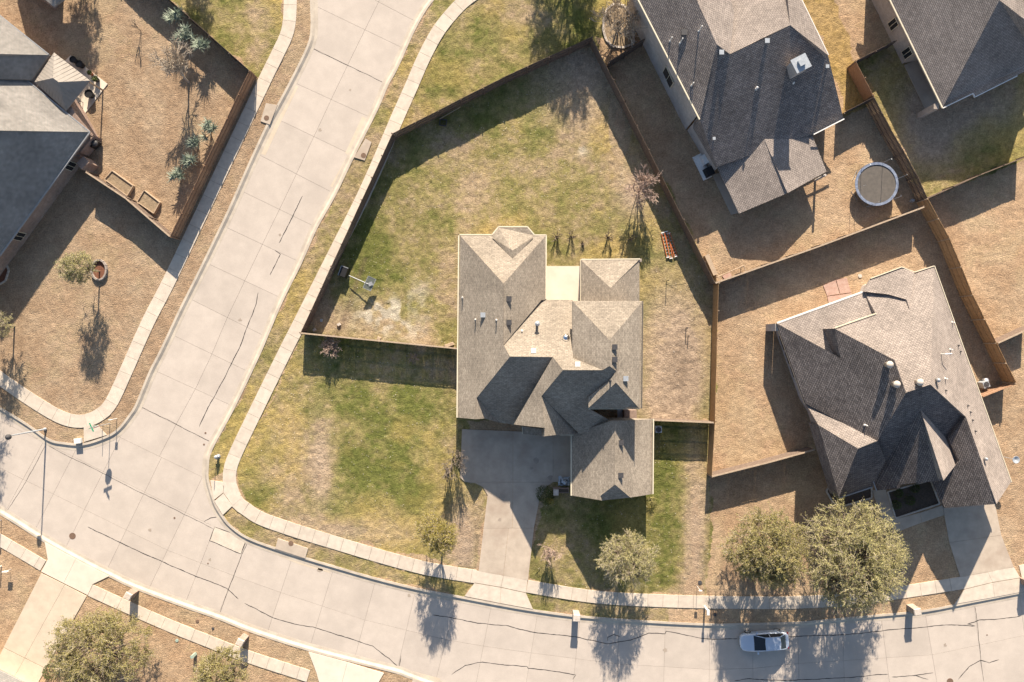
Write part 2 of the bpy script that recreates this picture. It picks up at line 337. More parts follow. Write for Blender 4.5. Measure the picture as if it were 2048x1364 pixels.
dirt += np.where(B, 1.0 * blob(1350, 720, 60, 130) + .6 * blob(1330, 810, 60, 40) + .5 * blob(1160, 190, 70, 60) + .6 * blob(1270, 380, 35, 50) + .35 * blob(700, 640, 70, 40) + .5 * blob(1170, 120, 90, 40), 0)
dirt += np.where(FR, .55 * blob(642, 930, 20, 80) + .6 * blob(930, 1090, 26, 80) + .3 * blob(700, 1065, 160, 22), 0)
dirt += np.where(FRR, .5 * blob(1392, 1060, 20, 170), 0) + np.where(inside(yardD, PX, PY), 1.0 * blob(1862, 240, 60, 80) + .6 * blob(1960, 200, 80, 50), 0)
pale += np.where(B, .85 * blob(795, 625, 55, 38) + .5 * blob(845, 625, 22, 45) + .35 * blob(760, 640, 45, 30) + .8 * blob(1160, 297, 16, 12, .9) + .35 * blob(1262, 365, 25, 35), 0)
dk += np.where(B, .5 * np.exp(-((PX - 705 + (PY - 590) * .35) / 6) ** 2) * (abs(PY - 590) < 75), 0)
dk += np.where(B, .45 * blob(1362, 740, 30, 60), 0)
n1, n2, n3, n4 = fbm(GX, GY, 7, 11), fbm(GX, GY, 1.7, 23), fbm(GX, GY, .5, 37, 3), fbm(GX, GY, 3.2, 51)
grn = np.clip(g - .04 + (n1 - .5) * .8 + (n4 - .5) * .9 + (n2 - .5) * .8 + (n3 - .5) * .6, 0, 1)
grn = np.where(g < 0, np.clip(grn, 0, .06), grn)
def lerp(a, b, t): return a * (1 - t[..., None]) + np.array(b) * t[..., None]
tan = lerp(np.broadcast_to(np.array((.37, .252, .157)), GX.shape + (3,)), (.425, .31, .203), np.clip((n2 - .3) * 2.2, 0, 1))
left_m = inside([G(*p) for p in K1] + [G(-180, 728), G(-180, -150)], GX, GY)
tan = np.where(left_m[..., None], tan * np.array((.88, .90, .93)), tan)
lotang = np.where(left_m, .45, np.where(GY < -20, -.35, np.where(PX > 1430, 1.25, .9)))
mu = GX * np.cos(lotang) + GY * np.sin(lotang); mv = -GX * np.sin(lotang) + GY * np.cos(lotang)
streak = vnoise(mu, mv * .06, .28, 401) * .6 + vnoise(mu, mv * .1, .75, 402) * .4
tan = tan * (1 + (streak - .5) * .22 + (n1 - .5) * .16)[..., None]
olive = lerp(np.broadcast_to(np.array((.27, .215, .098)), GX.shape + (3,)), (.225, .20, .078), n4)
green = lerp(np.broadcast_to(np.array((.16, .157, .05)), GX.shape + (3,)), (.105, .12, .03), n3)
straw = np.broadcast_to(np.array((.345, .26, .165)), GX.shape + (3,))
col = np.where((g > 0)[..., None], straw, tan)
a1, a2 = np.clip(grn * 2.1, 0, 1), np.clip(grn * 2.1 - 1, 0, 1)
col = lerp(col, 0, np.zeros(GX.shape)); col = col * (1 - a1[..., None]) + olive * a1[..., None]; col = col * (1 - a2[..., None]) + green * a2[..., None]
col = lerp(col, (.37, .275, .10), np.where(g > .1, np.clip((fbm(GX, GY, 5.5, 207) - .52) * 4, 0, .75), 0) * (.5 + n3 * .7))
col = lerp(col, (.34, .225, .075), np.clip(gold, 0, 1) * (.55 + .4 * n2))
col = lerp(col, (.375, .285, .205), np.clip(dirt * 1.55 * (.45 + 1.1 * n2), 0, 1))
wisp = np.clip((fbm(GX, GY, .9, 301, 4) - .42) * 5, 0, 1) * np.clip((fbm(GX, GY, 3.0, 311, 3) - .3) * 3, 0, 1)
col = lerp(col, (.47, .42, .33), np.clip(pale * 1.9 * wisp, 0, .85))
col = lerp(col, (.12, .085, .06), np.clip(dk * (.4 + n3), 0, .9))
col = col * (1 + (fbm(GX, GY, .28, 71, 2) - .5) * np.where(g > 0, .6, .38) + (fbm(GX, GY, 11, 91, 2) - .5) * .2)[..., None]
# scattered dry clippings and leaves, seen as pale and dark flecks of the turf itself
fl = vnoise(GX, GY, CELL, 133); col = np.where((fl > .985)[..., None] & (g > 0)[..., None], col * 1.7, col); col = np.where((fl < .02)[..., None], col * .6, col)
GZ = (fbm(GX, GY, .45, 5, 3) - .5) * .085 + (fbm(GX, GY, 2.5, 6, 2) - .5) * .03 - .012
GZ = np.where(g > 0, GZ * 1.25, GZ * .8) + RNG.normal(0, 1, GX.shape) * np.where(g > 0, .010, .007)
ny, nx = GX.shape; cxm = GX[:-1, :-1] + CELL / 2; cym = GY[:-1, :-1] + CELL / 2
idx = np.arange(ny * nx).reshape(ny, nx)
V = np.stack([GX, GY, GZ], -1).reshape(-1, 3); C = np.concatenate([col, np.ones(GX.shape + (1,))], -1).reshape(-1, 4)
for poly, label, K, sgn, klabel, _ in BLOCKS:
    m = inside(poly, cxm, cym); q = np.stack([idx[:-1, :-1][m], idx[:-1, 1:][m], idx[1:, 1:][m], idx[1:, :-1][m]], -1)
    u, inv = np.unique(q, return_inverse=True); q2 = inv.reshape(q.shape)
    o = np_mesh('lawn', V[u], q2, M['lawn'])
    at = o.data.attributes.new('Col', 'FLOAT_COLOR', 'POINT'); at.data.foreach_set('color', C[u].astype(np.float32).ravel())
    o.data.polygons.foreach_set('use_smooth', [True] * len(o.data.polygons))
    struct(o, label, 'lawn')
    # kerb: back edge on the lawn, rolled face down to the gutter
    kb = MB(); w = [Vector(G(*p)) for p in K]; prof = [(-.10, -.12), (-.10, .03), (.12, .03), (.34, -.105), (.62, -.118), (.62, -.2)]
    for i, p in enumerate(w):
        t = (w[min(i + 1, len(w) - 1)] - w[max(0, i - 1)]).normalized(); nrm = Vector((-t.y, t.x)) * sgn
        kb.v += [(p.x + nrm.x * a, p.y + nrm.y * a, z) for a, z in prof]
    k = len(prof)
    kb.f = [(i * k + j, i * k + j + 1, (i + 1) * k + j + 1, (i + 1) * k + j) for i in range(len(w) - 1) for j in range(k - 1)]
    struct(kb.build('kerb', M['kerb']), klabel, 'kerb')

# road: a bed sheet with one slab per concrete panel
road = struct(MB().prism([(-60, -42), (60, -42), (60, 42), (-60, 42)], -.21, -.15).build('road', M['joint']), 'pale concrete residential street of square slabs with dark sealed cracks', 'road')
def isect(a, b, c, d):
    x1, y1, x2, y2, x3, y3, x4, y4 = *a, *b, *c, *d
    D = (x1 - x2) * (y3 - y4) - (y1 - y2) * (x3 - x4)
    t = ((x1 - x3) * (y3 - y4) - (y1 - y3) * (x3 - x4)) / D; s = ((x1 - x3) * (y1 - y2) - (y1 - y3) * (x1 - x2)) / D
    return (x1 + t * (x2 - x1), y1 + t * (y2 - y1)), t, s
def on_curve(line, cur):
    """Where the infinite line crosses the polyline."""
    best = None
    for i in range(len(cur) - 1):
        p, t, s = isect(line[0], line[1], cur[i], cur[i + 1])
        if -1e-6 <= s <= 1 + 1e-6 and (best is None or abs(t - .5) < best[1]): best = (p, abs(t - .5))
    return best[0] if best else None
def slab(px, parent, mt, z0=-.21, z1=-.125, gap=.02, name='slab'):
    w = [G(*p) for p in px]
    return MB().prism(inset(w, gap), z0, z1).build(name, mt, parent)
J1 = [((600, -160), (1000, 40)), ((600, -80), (860, 57)), ((600, -4), (830, 107)), ((600, 83), (795, 178)), ((570, 156), (760, 243)), ((535, 228), (722, 318)), ((500, 300), (685, 395)), ((465, 373), (648, 462)), ((432, 445), (612, 530)),
      ((398, 519), (575, 602)), ((362, 589), (540, 678)), ((330, 663), (505, 748)), ((295, 735), (470, 815)), ((235, 793), (450, 898)), ((100, 808), (520, 1011))]
MID1 = [(830, -150), (758, 0), (702, 114), (664, 193), (597, 337), (567, 400), (505, 527), (454, 634), (405, 750), (352, 847), (290, 965)]
for a, b in zip(J1[:-1], J1[1:]):
    c0, c1 = on_curve(a, MID1), on_curve(b, MID1)
    slab([a[0], c0, c1, b[0]], road, M['road'], gap=.011); slab([c0, a[1], b[1], c1], road, M['road'], gap=.011)
TR = [((-60, 870), (-110, 960)), ((60, 930), (0, 1040)), ((140, 920), (72, 1053)), ((217, 920), (131, 1093)), ((300, 960), (213, 1139)), ((368, 1029), (299, 1173)), ((433, 1043), (368, 1211)), ((495, 1077), (437, 1227)), ((585, 1112), (532, 1272)),
      ((668, 1133), (619, 1295)), ((751, 1160), (708, 1320)), ((831, 1181), (793, 1344)), ((905, 1230), (873, 1355)), ((983, 1211), (953, 1364)), ((1075, 1229), (1053, 1364)), ((1160, 1240), (1147, 1364)), ((1238, 1245), (1235, 1364)), ((1331, 1248), (1328, 1364)),
      ((1420, 1253), (1419, 1364)), ((1506, 1250), (1507, 1364)), ((1596, 1254), (1599, 1364)), ((1686, 1240), (1690, 1364)), ((1764, 1238), (1780, 1364)), ((1852, 1229), (1875, 1364)), ((1949, 1207), (1969, 1364)), ((2040, 1180), (2062, 1364)), ((2140, 1160), (2165, 1364))]
RO = [(-250, 640), (100, 808), (520, 1011), (560, 1031)]
RP = [(-250, 722), (97, 890), (433, 1057), (500, 1066), (600, 1095), (668, 1118), (833, 1162), (1012, 1197), (1240, 1225), (1430, 1236), (1600, 1232), (1850, 1208), (2048, 1168), (2300, 1118)]
RM = [(-250, 815), (128, 1000), (331, 1100), (512, 1170), (729, 1241), (884, 1279), (1000, 1299), (1235, 1329), (1420, 1340), (1507, 1338), (1599, 1328), (1865, 1311), (2014, 1280), (2300, 1215)]
RS = [(-250, 910), (0, 1040), (171, 1141), (267, 1188), (437, 1250), (614, 1312), (793, 1358), (900, 1397), (1200, 1432), (1600, 1442), (2300, 1410)]
for a, b in zip(TR[:-1], TR[1:]):
    for r0, r1 in ((RO, RP), (RP, RM), (RM, RS)):
        q = [on_curve(a, r0), on_curve(b, r0), on_curve(b, r1), on_curve(a, r1)]
        if r0 is RO and (q[0] is None or q[1] is None or q[1][0] > 470): continue
        if None in q: continue
        slab(q, road, M['road'], gap=.010)
def ribbon(pts, w, z, name, mt, parent, jit=0.0, seed=0):
    rr = random.Random(seed); pts = [Vector(G(*p)) for p in pts]; dense = []
    for i in range(len(pts) - 1):
        n = max(1, int((pts[i + 1] - pts[i]).length / .25))
        dense += [pts[i].lerp(pts[i + 1], k / n) for k in range(n)]
    dense.append(pts[-1]); vs = []; off = 0
    for i, p in enumerate(dense):
        t = (dense[min(i + 1, len(dense) - 1)] - dense[max(0, i - 1)]).normalized(); nr = Vector((-t.y, t.x)); off = off * .8 + rr.uniform(-jit, jit)
        ww = w * rr.uniform(.6, 1.2) / 2 * (.35 if i in (0, len(dense) - 1) else 1)
        for s in (-1, 1): vs.append((p.x + nr.x * (off + s * ww), p.y + nr.y * (off + s * ww), z))
    mb = MB().add(vs, [(2 * i, 2 * i + 2, 2 * i + 3, 2 * i + 1) for i in range(len(dense) - 1)])
    return mb.build(name, mt, parent)
SEALS = [[(604, 391), (585, 430), (557, 486)], [(549, 500), (560, 508), (539, 550)], [(515, 585), (511, 608), (480, 690), (450, 750), (415, 815), (406, 837), (398, 855)], [(174, 1054), (238, 1086), (296, 1113), (370, 1145), (452, 1177), (476, 1199)], [(488, 1207), (512, 1219), (545, 1237), (588, 1250), (625, 1255), (690, 1275), (745, 1293), (778, 1318), (797, 1335), (801, 1312)],
         [(865, 1231), (905, 1237), (955, 1247), (1012, 1252), (1066, 1265), (1150, 1274), (1215, 1289), (1262, 1281), (1298, 1267), (1331, 1269), (1333, 1264), (1410, 1278), (1476, 1279)], [(1575, 1275), (1598, 1273), (1690, 1271), (1760, 1263), (1850, 1255), (1905, 1250), (1952, 1253), (1936, 1249), (1960, 1241), (2010, 1239), (2045, 1233)],
         [(903, 1350), (930, 1331), (965, 1325), (1010, 1331), (1054, 1334), (1056, 1338), (1120, 1344), (1152, 1351), (1146, 1360)], [(1470, 1362), (1500, 1358), (1570, 1362), (1690, 1356), (1778, 1350)], [(1785, 1355), (1830, 1352), (1868, 1346)], [(1918, 1360), (1940, 1335), (1963, 1322), (1980, 1327), (2000, 1320)], [(1215, 1283), (1216, 1276), (1228, 1270), (1242, 1275)],
         [(407, 1044), (420, 1036), (438, 1034)], [(1832, 1352), (1858, 1360)], [(1952, 1214), (1957, 1250), (1964, 1330), (1969, 1364)], [(497, 1077), (482, 1110), (458, 1175), (438, 1228)], [(621, 94), (700, 132), (772, 167)], [(278, 813), (350, 848), (424, 886)], [(90, 890), (50, 965), (8, 1030)], [(97, 893), (250, 970), (350, 1020), (425, 1058)]]
for i, s in enumerate(SEALS): ribbon(s, .075 if i < 14 else .045, -.1215, 'crack_seal', M['tar'], road, .025, i)
# newer concrete patch at the corner, with sealed edges
slab([(428, 1054), (492, 1078), (481, 1108), (418, 1082)], road, M['walk'], -.21, -.119, 0, 'repair_patch')
slab([(385, 990), (500, 1046), (505, 1090), (425, 1058)], road, M['road'], -.21, -.1265, 0)
ribbon([(428, 1054), (492, 1078), (481, 1108), (418, 1082), (428, 1054)], .07, -.1165, 'crack_seal', M['tar'], road, .02, 99)
# paler gutter strips at the storm inlets
for q in ([(596, 172), (560, 245), (530, 310), (518, 306), (548, 236), (582, 166)], [(724, 232), (736, 238), (706, 318), (690, 305)], [(690, 318), (700, 322), (672, 378), (660, 372)], [(497, 1075), (550, 1097), (614, 1118), (664, 1134), (660, 1147), (600, 1130), (540, 1106), (492, 1088)], [(797, 1337), (880, 1358), (878, 1372), (793, 1350)]):
    slab(q, road, M['gutter_conc'], -.21, -.1205, 0, 'gutter_strip')
for x, y, r in ((145, 1072, .33), (810, 866, .0), (811, 889, .0), (349, 1036, .1), (411, 866, .1), (408, 889, .1), (1974, 1270, .07), (416, 1127, .08), (1900, 1363, .33)):
    if r: MB().lathe(P(x, y, -.124), [(r, 0), (r, .012), (r * .8, .014), (r * .78, .008), (r * .2, .01), (.01, .012)], 20).build('manhole_cover', M['rust'], road)

rs = random.Random(4)
for x, y, r in ((818, 1191, .22), (640, 1140, .3), (300, 1060, .25), (420, 1120, .18), (1330, 1300, .3), (1890, 1290, .22), (560, 470, .16), (480, 640, .2), (640, 260, .22), (700, 180, .15)):
    c = P(x, y, -.1205); MB().add([(c.x + r * rs.uniform(.5, 1.1) * math.cos(a), c.y + r * rs.uniform(.5, 1.1) * math.sin(a), c.z) for a in np.linspace(0, 2 * math.pi, 13)[:-1]], [tuple(range(12))]).build('oil_stain', M['stain'], road)

# sidewalks: one object per walk, one slab per panel
def walk(pts, width, step, label, mt='walk', skip=()):
    w = [Vector(G(*p)) for p in smooth(pts, 8)]; acc = [0]
    for a, b in zip(w[:-1], w[1:]): acc.append(acc[-1] + (b - a).length)
    def at(s):
        for i in range(len(w) - 1):
            if acc[i + 1] >= s: return w[i].lerp(w[i + 1], (s - acc[i]) / max(1e-6, acc[i + 1] - acc[i])), (w[i + 1] - w[i]).normalized()
        return w[-1], (w[-1] - w[-2]).normalized()
    root = thing('sidewalk', label, 'sidewalk', (w[0].x, w[0].y, 0), kind='structure'); s = 0
    while s < acc[-1] - .3:
        e = min(s + step, acc[-1]); L_, R_ = [], []
        for k in range(4):
            p, t = at(s + .012 + (e - s - .024) * k / 3); nr = Vector((-t.y, t.x)) * width / 2; L_.append((p.x + nr.x, p.y + nr.y)); R_.append((p.x - nr.x, p.y - nr.y))
        MB().prism(L_ + R_[::-1], -.06, .055 + random.uniform(-.004, .004)).build('slab', M[mt], root); s = e
    return root
walk([(1075, -120), (1000, -45), (936, -4), (899, 33), (873, 68), (847, 117), (822, 175), (793, 240), (757, 325), (723, 400), (673, 500), (600, 645), (572, 700), (513, 820), (471, 908), (460, 943), (461, 970), (474, 1003), (494, 1019), (523, 1037), (594, 1062), (660, 1082), (760, 1112), (855, 1137), (952, 1153)], 1.32, 1.48, 'long pale sidewalk curving round the green corner lawn')
walk([(1054, 1172), (1187, 1193), (1341, 1202), (1512, 1205), (1602, 1204), (1700, 1198), (1824, 1181), (1926, 1165)], 1.25, 1.52, 'straight sidewalk below the house with the basketball yard, partly under trees')
walk([(582, -120), (581, 0), (576, 60), (556, 107), (529, 162), (435, 360), (342, 555), (296, 645), (250, 748), (223, 805), (200, 829), (167, 842), (129, 837), (82, 812), (22, 772), (-40, 728), (-150, 650)], 1.3, 1.62, 'sidewalk along the brown fence left of the diagonal street')
walk([(-120, 1012), (0, 1080), (87, 1131)], 1.15, 1.6, 'short sidewalk at the lower left edge beside the bleached driveway')
walk([(181, 1180), (260, 1216), (330, 1247), (399, 1275), (494, 1312), (617, 1352)], 1.2, 1.6, 'sidewalk passing two brick mailboxes at the lower left')
walk([(2040, 1143), (2150, 1118), (2240, 1096)], 1.25, 1.5, 'short sidewalk at the lower right edge')
def paving(name, label, cat, polys, mt, z=.062, gap=.01, z0=-.06):
    root = thing(name, label, cat, P(*polys[0][0]), kind='structure')
    for q in polys: MB().prism(inset([G(*p) for p in q], gap), z0, z).build('slab', M[mt], root)
    return root
paving('kerb_ramp', 'pale kerb ramp at the corner of the green lawn', 'ramp', [[(421, 960), (448, 964), (447, 985), (428, 1000)], [(449, 964), (473, 966), (482, 997), (466, 1011), (447, 985)], [(447, 986), (465, 1012), (446, 1030), (429, 1002)]], 'walk', .066)
paving('kerb_ramp', 'kerb ramp beside the stop sign at the left corner', 'ramp', [[(168, 852), (196, 850), (214, 870), (168, 884)]], 'walk', .066)
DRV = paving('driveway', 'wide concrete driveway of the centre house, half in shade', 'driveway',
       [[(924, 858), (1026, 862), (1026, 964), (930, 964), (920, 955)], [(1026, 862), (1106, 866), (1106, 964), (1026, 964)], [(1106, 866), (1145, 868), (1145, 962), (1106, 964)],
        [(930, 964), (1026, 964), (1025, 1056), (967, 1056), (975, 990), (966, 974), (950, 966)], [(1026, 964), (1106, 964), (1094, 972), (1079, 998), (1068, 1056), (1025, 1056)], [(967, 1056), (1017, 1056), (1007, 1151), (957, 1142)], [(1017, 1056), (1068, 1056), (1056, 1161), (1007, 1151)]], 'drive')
for x, y, r in ((1073, 921, .32), (1063, 936, .2), (1004, 994, .35), (1100, 955, .3), (1000, 1040, .22)):
    c = P(x, y, .066); MB().add([(c.x + r * rs.uniform(.6, 1.1) * math.cos(a), c.y + r * rs.uniform(.6, 1.1) * math.sin(a), c.z) for a in np.linspace(0, 2 * math.pi, 13)[:-1]], [tuple(range(12))]).build('oil_stain', M['stain'], DRV)
paving('driveway_apron', 'pale driveway apron crossing the sidewalk below the centre house', 'driveway', [[(953, 1141), (1007, 1151), (1002, 1174), (949, 1165)], [(1007, 1151), (1055, 1160), (1052, 1185), (1002, 1174)], [(949, 1166), (1002, 1175), (1000, 1206), (929, 1192)], [(1002, 1175), (1052, 1186), (1066, 1218), (1000, 1206)]], 'walk')
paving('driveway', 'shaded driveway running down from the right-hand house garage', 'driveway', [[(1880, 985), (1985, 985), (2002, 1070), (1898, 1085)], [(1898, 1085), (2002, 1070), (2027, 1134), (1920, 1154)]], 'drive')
paving('driveway_apron', 'driveway apron at the right edge beside a brick mailbox', 'driveway', [[(1920, 1154), (1975, 1144), (1985, 1164), (1928, 1178)], [(1975, 1144), (2027, 1133), (2040, 1155), (1985, 1164)], [(1928, 1179), (1985, 1165), (1988, 1194), (1908, 1208)], [(1985, 1165), (2040, 1156), (2060, 1180), (1988, 1194)]], 'walk')
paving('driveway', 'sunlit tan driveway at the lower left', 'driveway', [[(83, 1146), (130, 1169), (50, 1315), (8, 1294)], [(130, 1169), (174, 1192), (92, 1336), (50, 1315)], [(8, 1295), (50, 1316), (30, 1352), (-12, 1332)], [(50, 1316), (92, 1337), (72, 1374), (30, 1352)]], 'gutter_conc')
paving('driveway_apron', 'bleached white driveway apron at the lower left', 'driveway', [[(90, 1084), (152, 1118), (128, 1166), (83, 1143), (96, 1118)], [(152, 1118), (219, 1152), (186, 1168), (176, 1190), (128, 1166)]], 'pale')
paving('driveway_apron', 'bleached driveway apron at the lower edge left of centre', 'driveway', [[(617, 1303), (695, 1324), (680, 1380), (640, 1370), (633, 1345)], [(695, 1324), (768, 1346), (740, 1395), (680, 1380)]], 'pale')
paving('patio', 'bright square concrete patio behind the centre house', 'patio', [[(1089, 532), (1166, 532), (1166, 606), (1089, 606)]], 'pale')
paving('walkway', 'curved concrete front walk of the right-hand house', 'walkway', [[(1744, 980), (1771, 978), (1790, 1038), (1764, 1046)], [(1764, 1046), (1790, 1038), (1840, 1025), (1843, 1045), (1796, 1063)], [(1840, 1025), (1884, 1010), (1888, 1030), (1843, 1045)]], 'drive', .058)
paving('patio', 'weathered red paver patio behind the right-hand house', 'patio', [[(1646, 571), (1671, 560), (1679, 588), (1654, 592)], [(1672, 560), (1693, 555), (1702, 585), (1680, 588)], [(1654, 593), (1703, 586), (1706, 598), (1658, 612)]], 'red_pave', .05)
paving('patio', 'small concrete back patio under the metal gazebo', 'patio', [[(128, 124), (142, 111), (178, 139), (160, 160), (95, 190)], [(178, 139), (216, 168), (158, 244), (95, 190), (160, 160)]], 'pale', .06)
paving('porch_slab', 'grey porch slab against the upper right house', 'porch', [[(1808, 130), (1835, 118), (1890, 205), (1853, 226)]], 'drive', .06)
paving('porch_slab', 'narrow shaded slab along the wall behind the white heat pump', 'porch', [[(1424, 350), (1440, 345), (1484, 424), (1462, 430)]], 'drive', .06)

# ------------------------------------------------------------------ houses: every roof slope is a real plane with its own pitch
class House:
    def __init__(s, name, label, base, ang, roofmat, wallmat):
        s.o = thing(name, label, 'house', P(*base)); s.rm, s.wm = roofmat, wallmat; s.planes = []
        c, n = math.cos(math.radians(ang)), math.sin(math.radians(ang))      # house turned anticlockwise by ang
        s.d = {'E': Vector((c, n)), 'N': Vector((-n, c)), 'W': Vector((-c, -n)), 'S': Vector((n, -c))}
    def on(s, pl, px, py):
        d, p, A = pl; r = Vector(((px - CX) / F, (CY - py) / F)); t = (H - A.z - p * A.xy.dot(d)) / (1 - p * r.dot(d))
        return Vector((r.x * t, r.y * t, H - t))
    def face(s, d, pitch, anchor, px, base=2.42, name='roof_slope', mt=None):
        d = s.d[d] if isinstance(d, str) else Vector(d).normalized(); A = anchor if isinstance(anchor, Vector) else P(*anchor)
        pl = (d, pitch, A); top = [s.on(pl, *p) for p in px]; s.planes.append((px, pl))
        MB().column(top, base).build(name, M[mt or s.rm], s.o, uv=True); return pl
    def at(s, pl, px, py): return s.on(pl, px, py)
    def roof_point(s, px, py):
        for poly, pl in reversed(s.planes):
            if inside(poly, np.array([float(px)]), np.array([float(py)]))[0]: return s.on(pl, px, py)
        return P(px, py, 3)
    def wall(s, px, z_eave, d=.42, top=None, mt=None):
        w = [tuple(P(x, y, z_eave).xy) for x, y in px]
        return MB().prism(inset(w, d), -.05, (top or z_eave) - .19).build('wall', M[mt or s.wm], s.o, uv=True)
    def gutter(s, px, z, mt='trim', w=.11):
        mb = MB(); pts = [P(x, y, z - .03) for x, y in px]
        for a, b in zip(pts[:-1], pts[1:]): mb.bar(a, b, w, .13)
        mb.build('gutter', M[mt], s.o)
    def box_vent(s, px, py, mt='dark', sz=.36):
        p = s.roof_point(px, py); b = MB().box((p.x, p.y, p.z + .02), (sz, sz, .32)); b.box((p.x, p.y, p.z + .2), (sz + .12, sz + .12, .06)); b.build('roof_vent', M[mt], s.o)
    def pipe(s, px, py, h=.5, r=.05, mt='dark', cap=False):
        p = s.roof_point(px, py); mb = MB().lathe((p.x, p.y, p.z - .1), [(r * 2.2, 0), (r * 1.6, .16), (r, .2), (r, h), (r * .7, h)], 10)
        if cap: mb.lathe((p.x, p.y, p.z + h - .12), [(r * 1.8, 0), (r * 2.0, .1), (r * .6, .22)], 10)
        mb.build('vent_pipe', M[mt], s.o)
    def dome(s, px, py, r=.3, h=.35, mt='stone', stem=.15):
        p = s.roof_point(px, py); prof = [(r * .7, -.15), (r * .7, stem)] + [(r * math.cos(a), stem + .02 + h * math.sin(a)) for a in (0, .3, .6, .9, 1.2, 1.5)]
        return MB().lathe(p, prof, 16).build('dome_vent', M[mt], s.o, smooth=True)
    def window(s, a, b, z0, z1, out):
        """Window between two ground pixels on a wall; out = outward direction."""
        p, q = Vector(a), Vector(b); n = Vector((*out, 0)).normalized() * .04
        fr = MB(); t = (q - p).normalized(); zc = (z0 + z1) / 2
        fr.bar(p + Vector((0, 0, zc)) + n * .4, q + Vector((0, 0, zc)) + n * .4, .06, z1 - z0)
        w = fr.build('window', M['trim'], s.o); m = (p + q) / 2
        for u, v in ((p + t * .06, m - t * .03), (m + t * .03, q - t * .06)):
            MB().bar(u + Vector((0, 0, zc)) + n * .9, v + Vector((0, 0, zc)) + n * .9, .06, z1 - z0 - .12).build('pane', M['glass'], w)

# --- the centre house
h = House('house', 'centre house with weathered brown multi-hip shingle roof and concrete patio behind', (1100, 720), 0, 'shingle_tan', 'brick_tan')
W = h.face('W', .88, (918, 650, 2.6), [(920, 471), (1007, 567), (1007, 690), (1020, 713), (953, 796), (951, 838.5), (915, 835)])
h.face('N', .70, (1007, 471, 2.6), [(920, 471), (1092, 471), (1007, 567)])
E1 = h.face('E', .88, (1092, 540, 2.6), [(1092, 471), (1091, 600), (1083, 600), (1007, 690), (1007, 567)])
ridge1 = h.at(W, 1020, 713)
N2 = h.face('N', .80, (1110, 600, 2.6), [(1083, 600), (1146, 600), (1146, 716), (1205, 740), (1126, 740), (1106, 714), (1020, 713), (1007, 690)])
ridge2 = h.at(N2, 1126, 740)
S1 = h.face('S', .73, ridge1, [(1020, 713), (1106, 714), (1028, 849), (1000, 845.5), (953, 796)])
g1 = h.at(W, 953, 796)
h.face('E', .95, g1, [(953, 796), (951, 838.5), (969, 837), (1000, 845.5)])
W2 = h.face('W', .85, ridge2, [(1126, 740), (1083, 792), (1090, 856), (1028, 849), (1106, 714)])
g2 = h.at(W2, 1083, 792)
h.face('E', .95, g2, [(1083, 792), (1090, 856), (1086, 873), (1112, 870), (1160, 869)])
h.face('S', .70, ridge2, [(1126, 740), (1207, 740), (1220, 762), (1176, 795), (1177, 817), (1222, 842), (1160, 869), (1083, 792)])
h.face('W', .45, (1046, 862, 2.7), [(1046, 853), (1090, 858), (1087, 872), (1046, 868)], 2.3, mt='shingle_tan')      # low porch roof in the corner
# bay at the back
ap = P(1024.6, 501, 4.35); nb = h.at(h.planes[1][1], 1025, 517)
MB().column([P(984, 470, 2.62), P(997, 455, 2.62), P(1055, 455, 2.62), P(1069, 471, 2.62), P(1062, 484, 3.0), ap, P(989, 484, 3.0)], 2.42).build('bay_roof', M['shingle_tan'], h.o, uv=True)
for a, b in (((985, 476, 2.95), (1025, 519)), ((1066, 476, 2.95), (1025, 519))):
    MB().column([P(*a), ap, P(*b, nb.z + .01)], 2.42).build('bay_roof', M['shingle_tan'], h.o, uv=True)
# raised two-storey part to the right
W3 = h.face('W', .50, h.at(N2, 1205, 740), [(1145, 602), (1219, 680), (1219, 732), (1205, 740), (1145, 716)], 6.05)
top3 = h.at(W3, 1219, 690)
h.face('N', .50, top3 - Vector((0, 0, .02)) if False else h.at(W3, 1219, 680), [(1145, 602), (1285, 602), (1219, 680)], 6.05)
E3 = h.face('E', .54, top3, [(1285, 602), (1283, 817), (1278, 816), (1232, 765), (1233, 742), (1219, 732), (1219, 680)], 6.05)
h.face('S', .70, h.at(W3, 1219, 732), [(1219, 732), (1233, 742), (1218, 763), (1205, 740)], 6.05)
r4 = h.at(E3, 1232, 765)
h.face('W', .60, r4, [(1218, 762), (1233, 742), (1232, 765), (1177, 816), (1176, 795)], 5.6)
h.face('S', .62, r4, [(1232, 765), (1278, 816), (1177, 816)], 5.6)
# garage wing, ending in a clipped gable
gw = h.face('W', .80, (1143, 930, 2.6), [(1143, 869), (1222, 842), (1231, 842), (1230, 969), (1201, 991), (1204, 1001), (1143, 991)])
gr = h.at(gw, 1230, 930)
h.face('E', .80, gr, [(1231, 842), (1306, 838), (1305, 988), (1261, 995), (1230, 969)])
h.face('S', .75, h.at(gw, 1230, 969), [(1230, 969), (1261, 995), (1204, 1001), (1201, 991)])
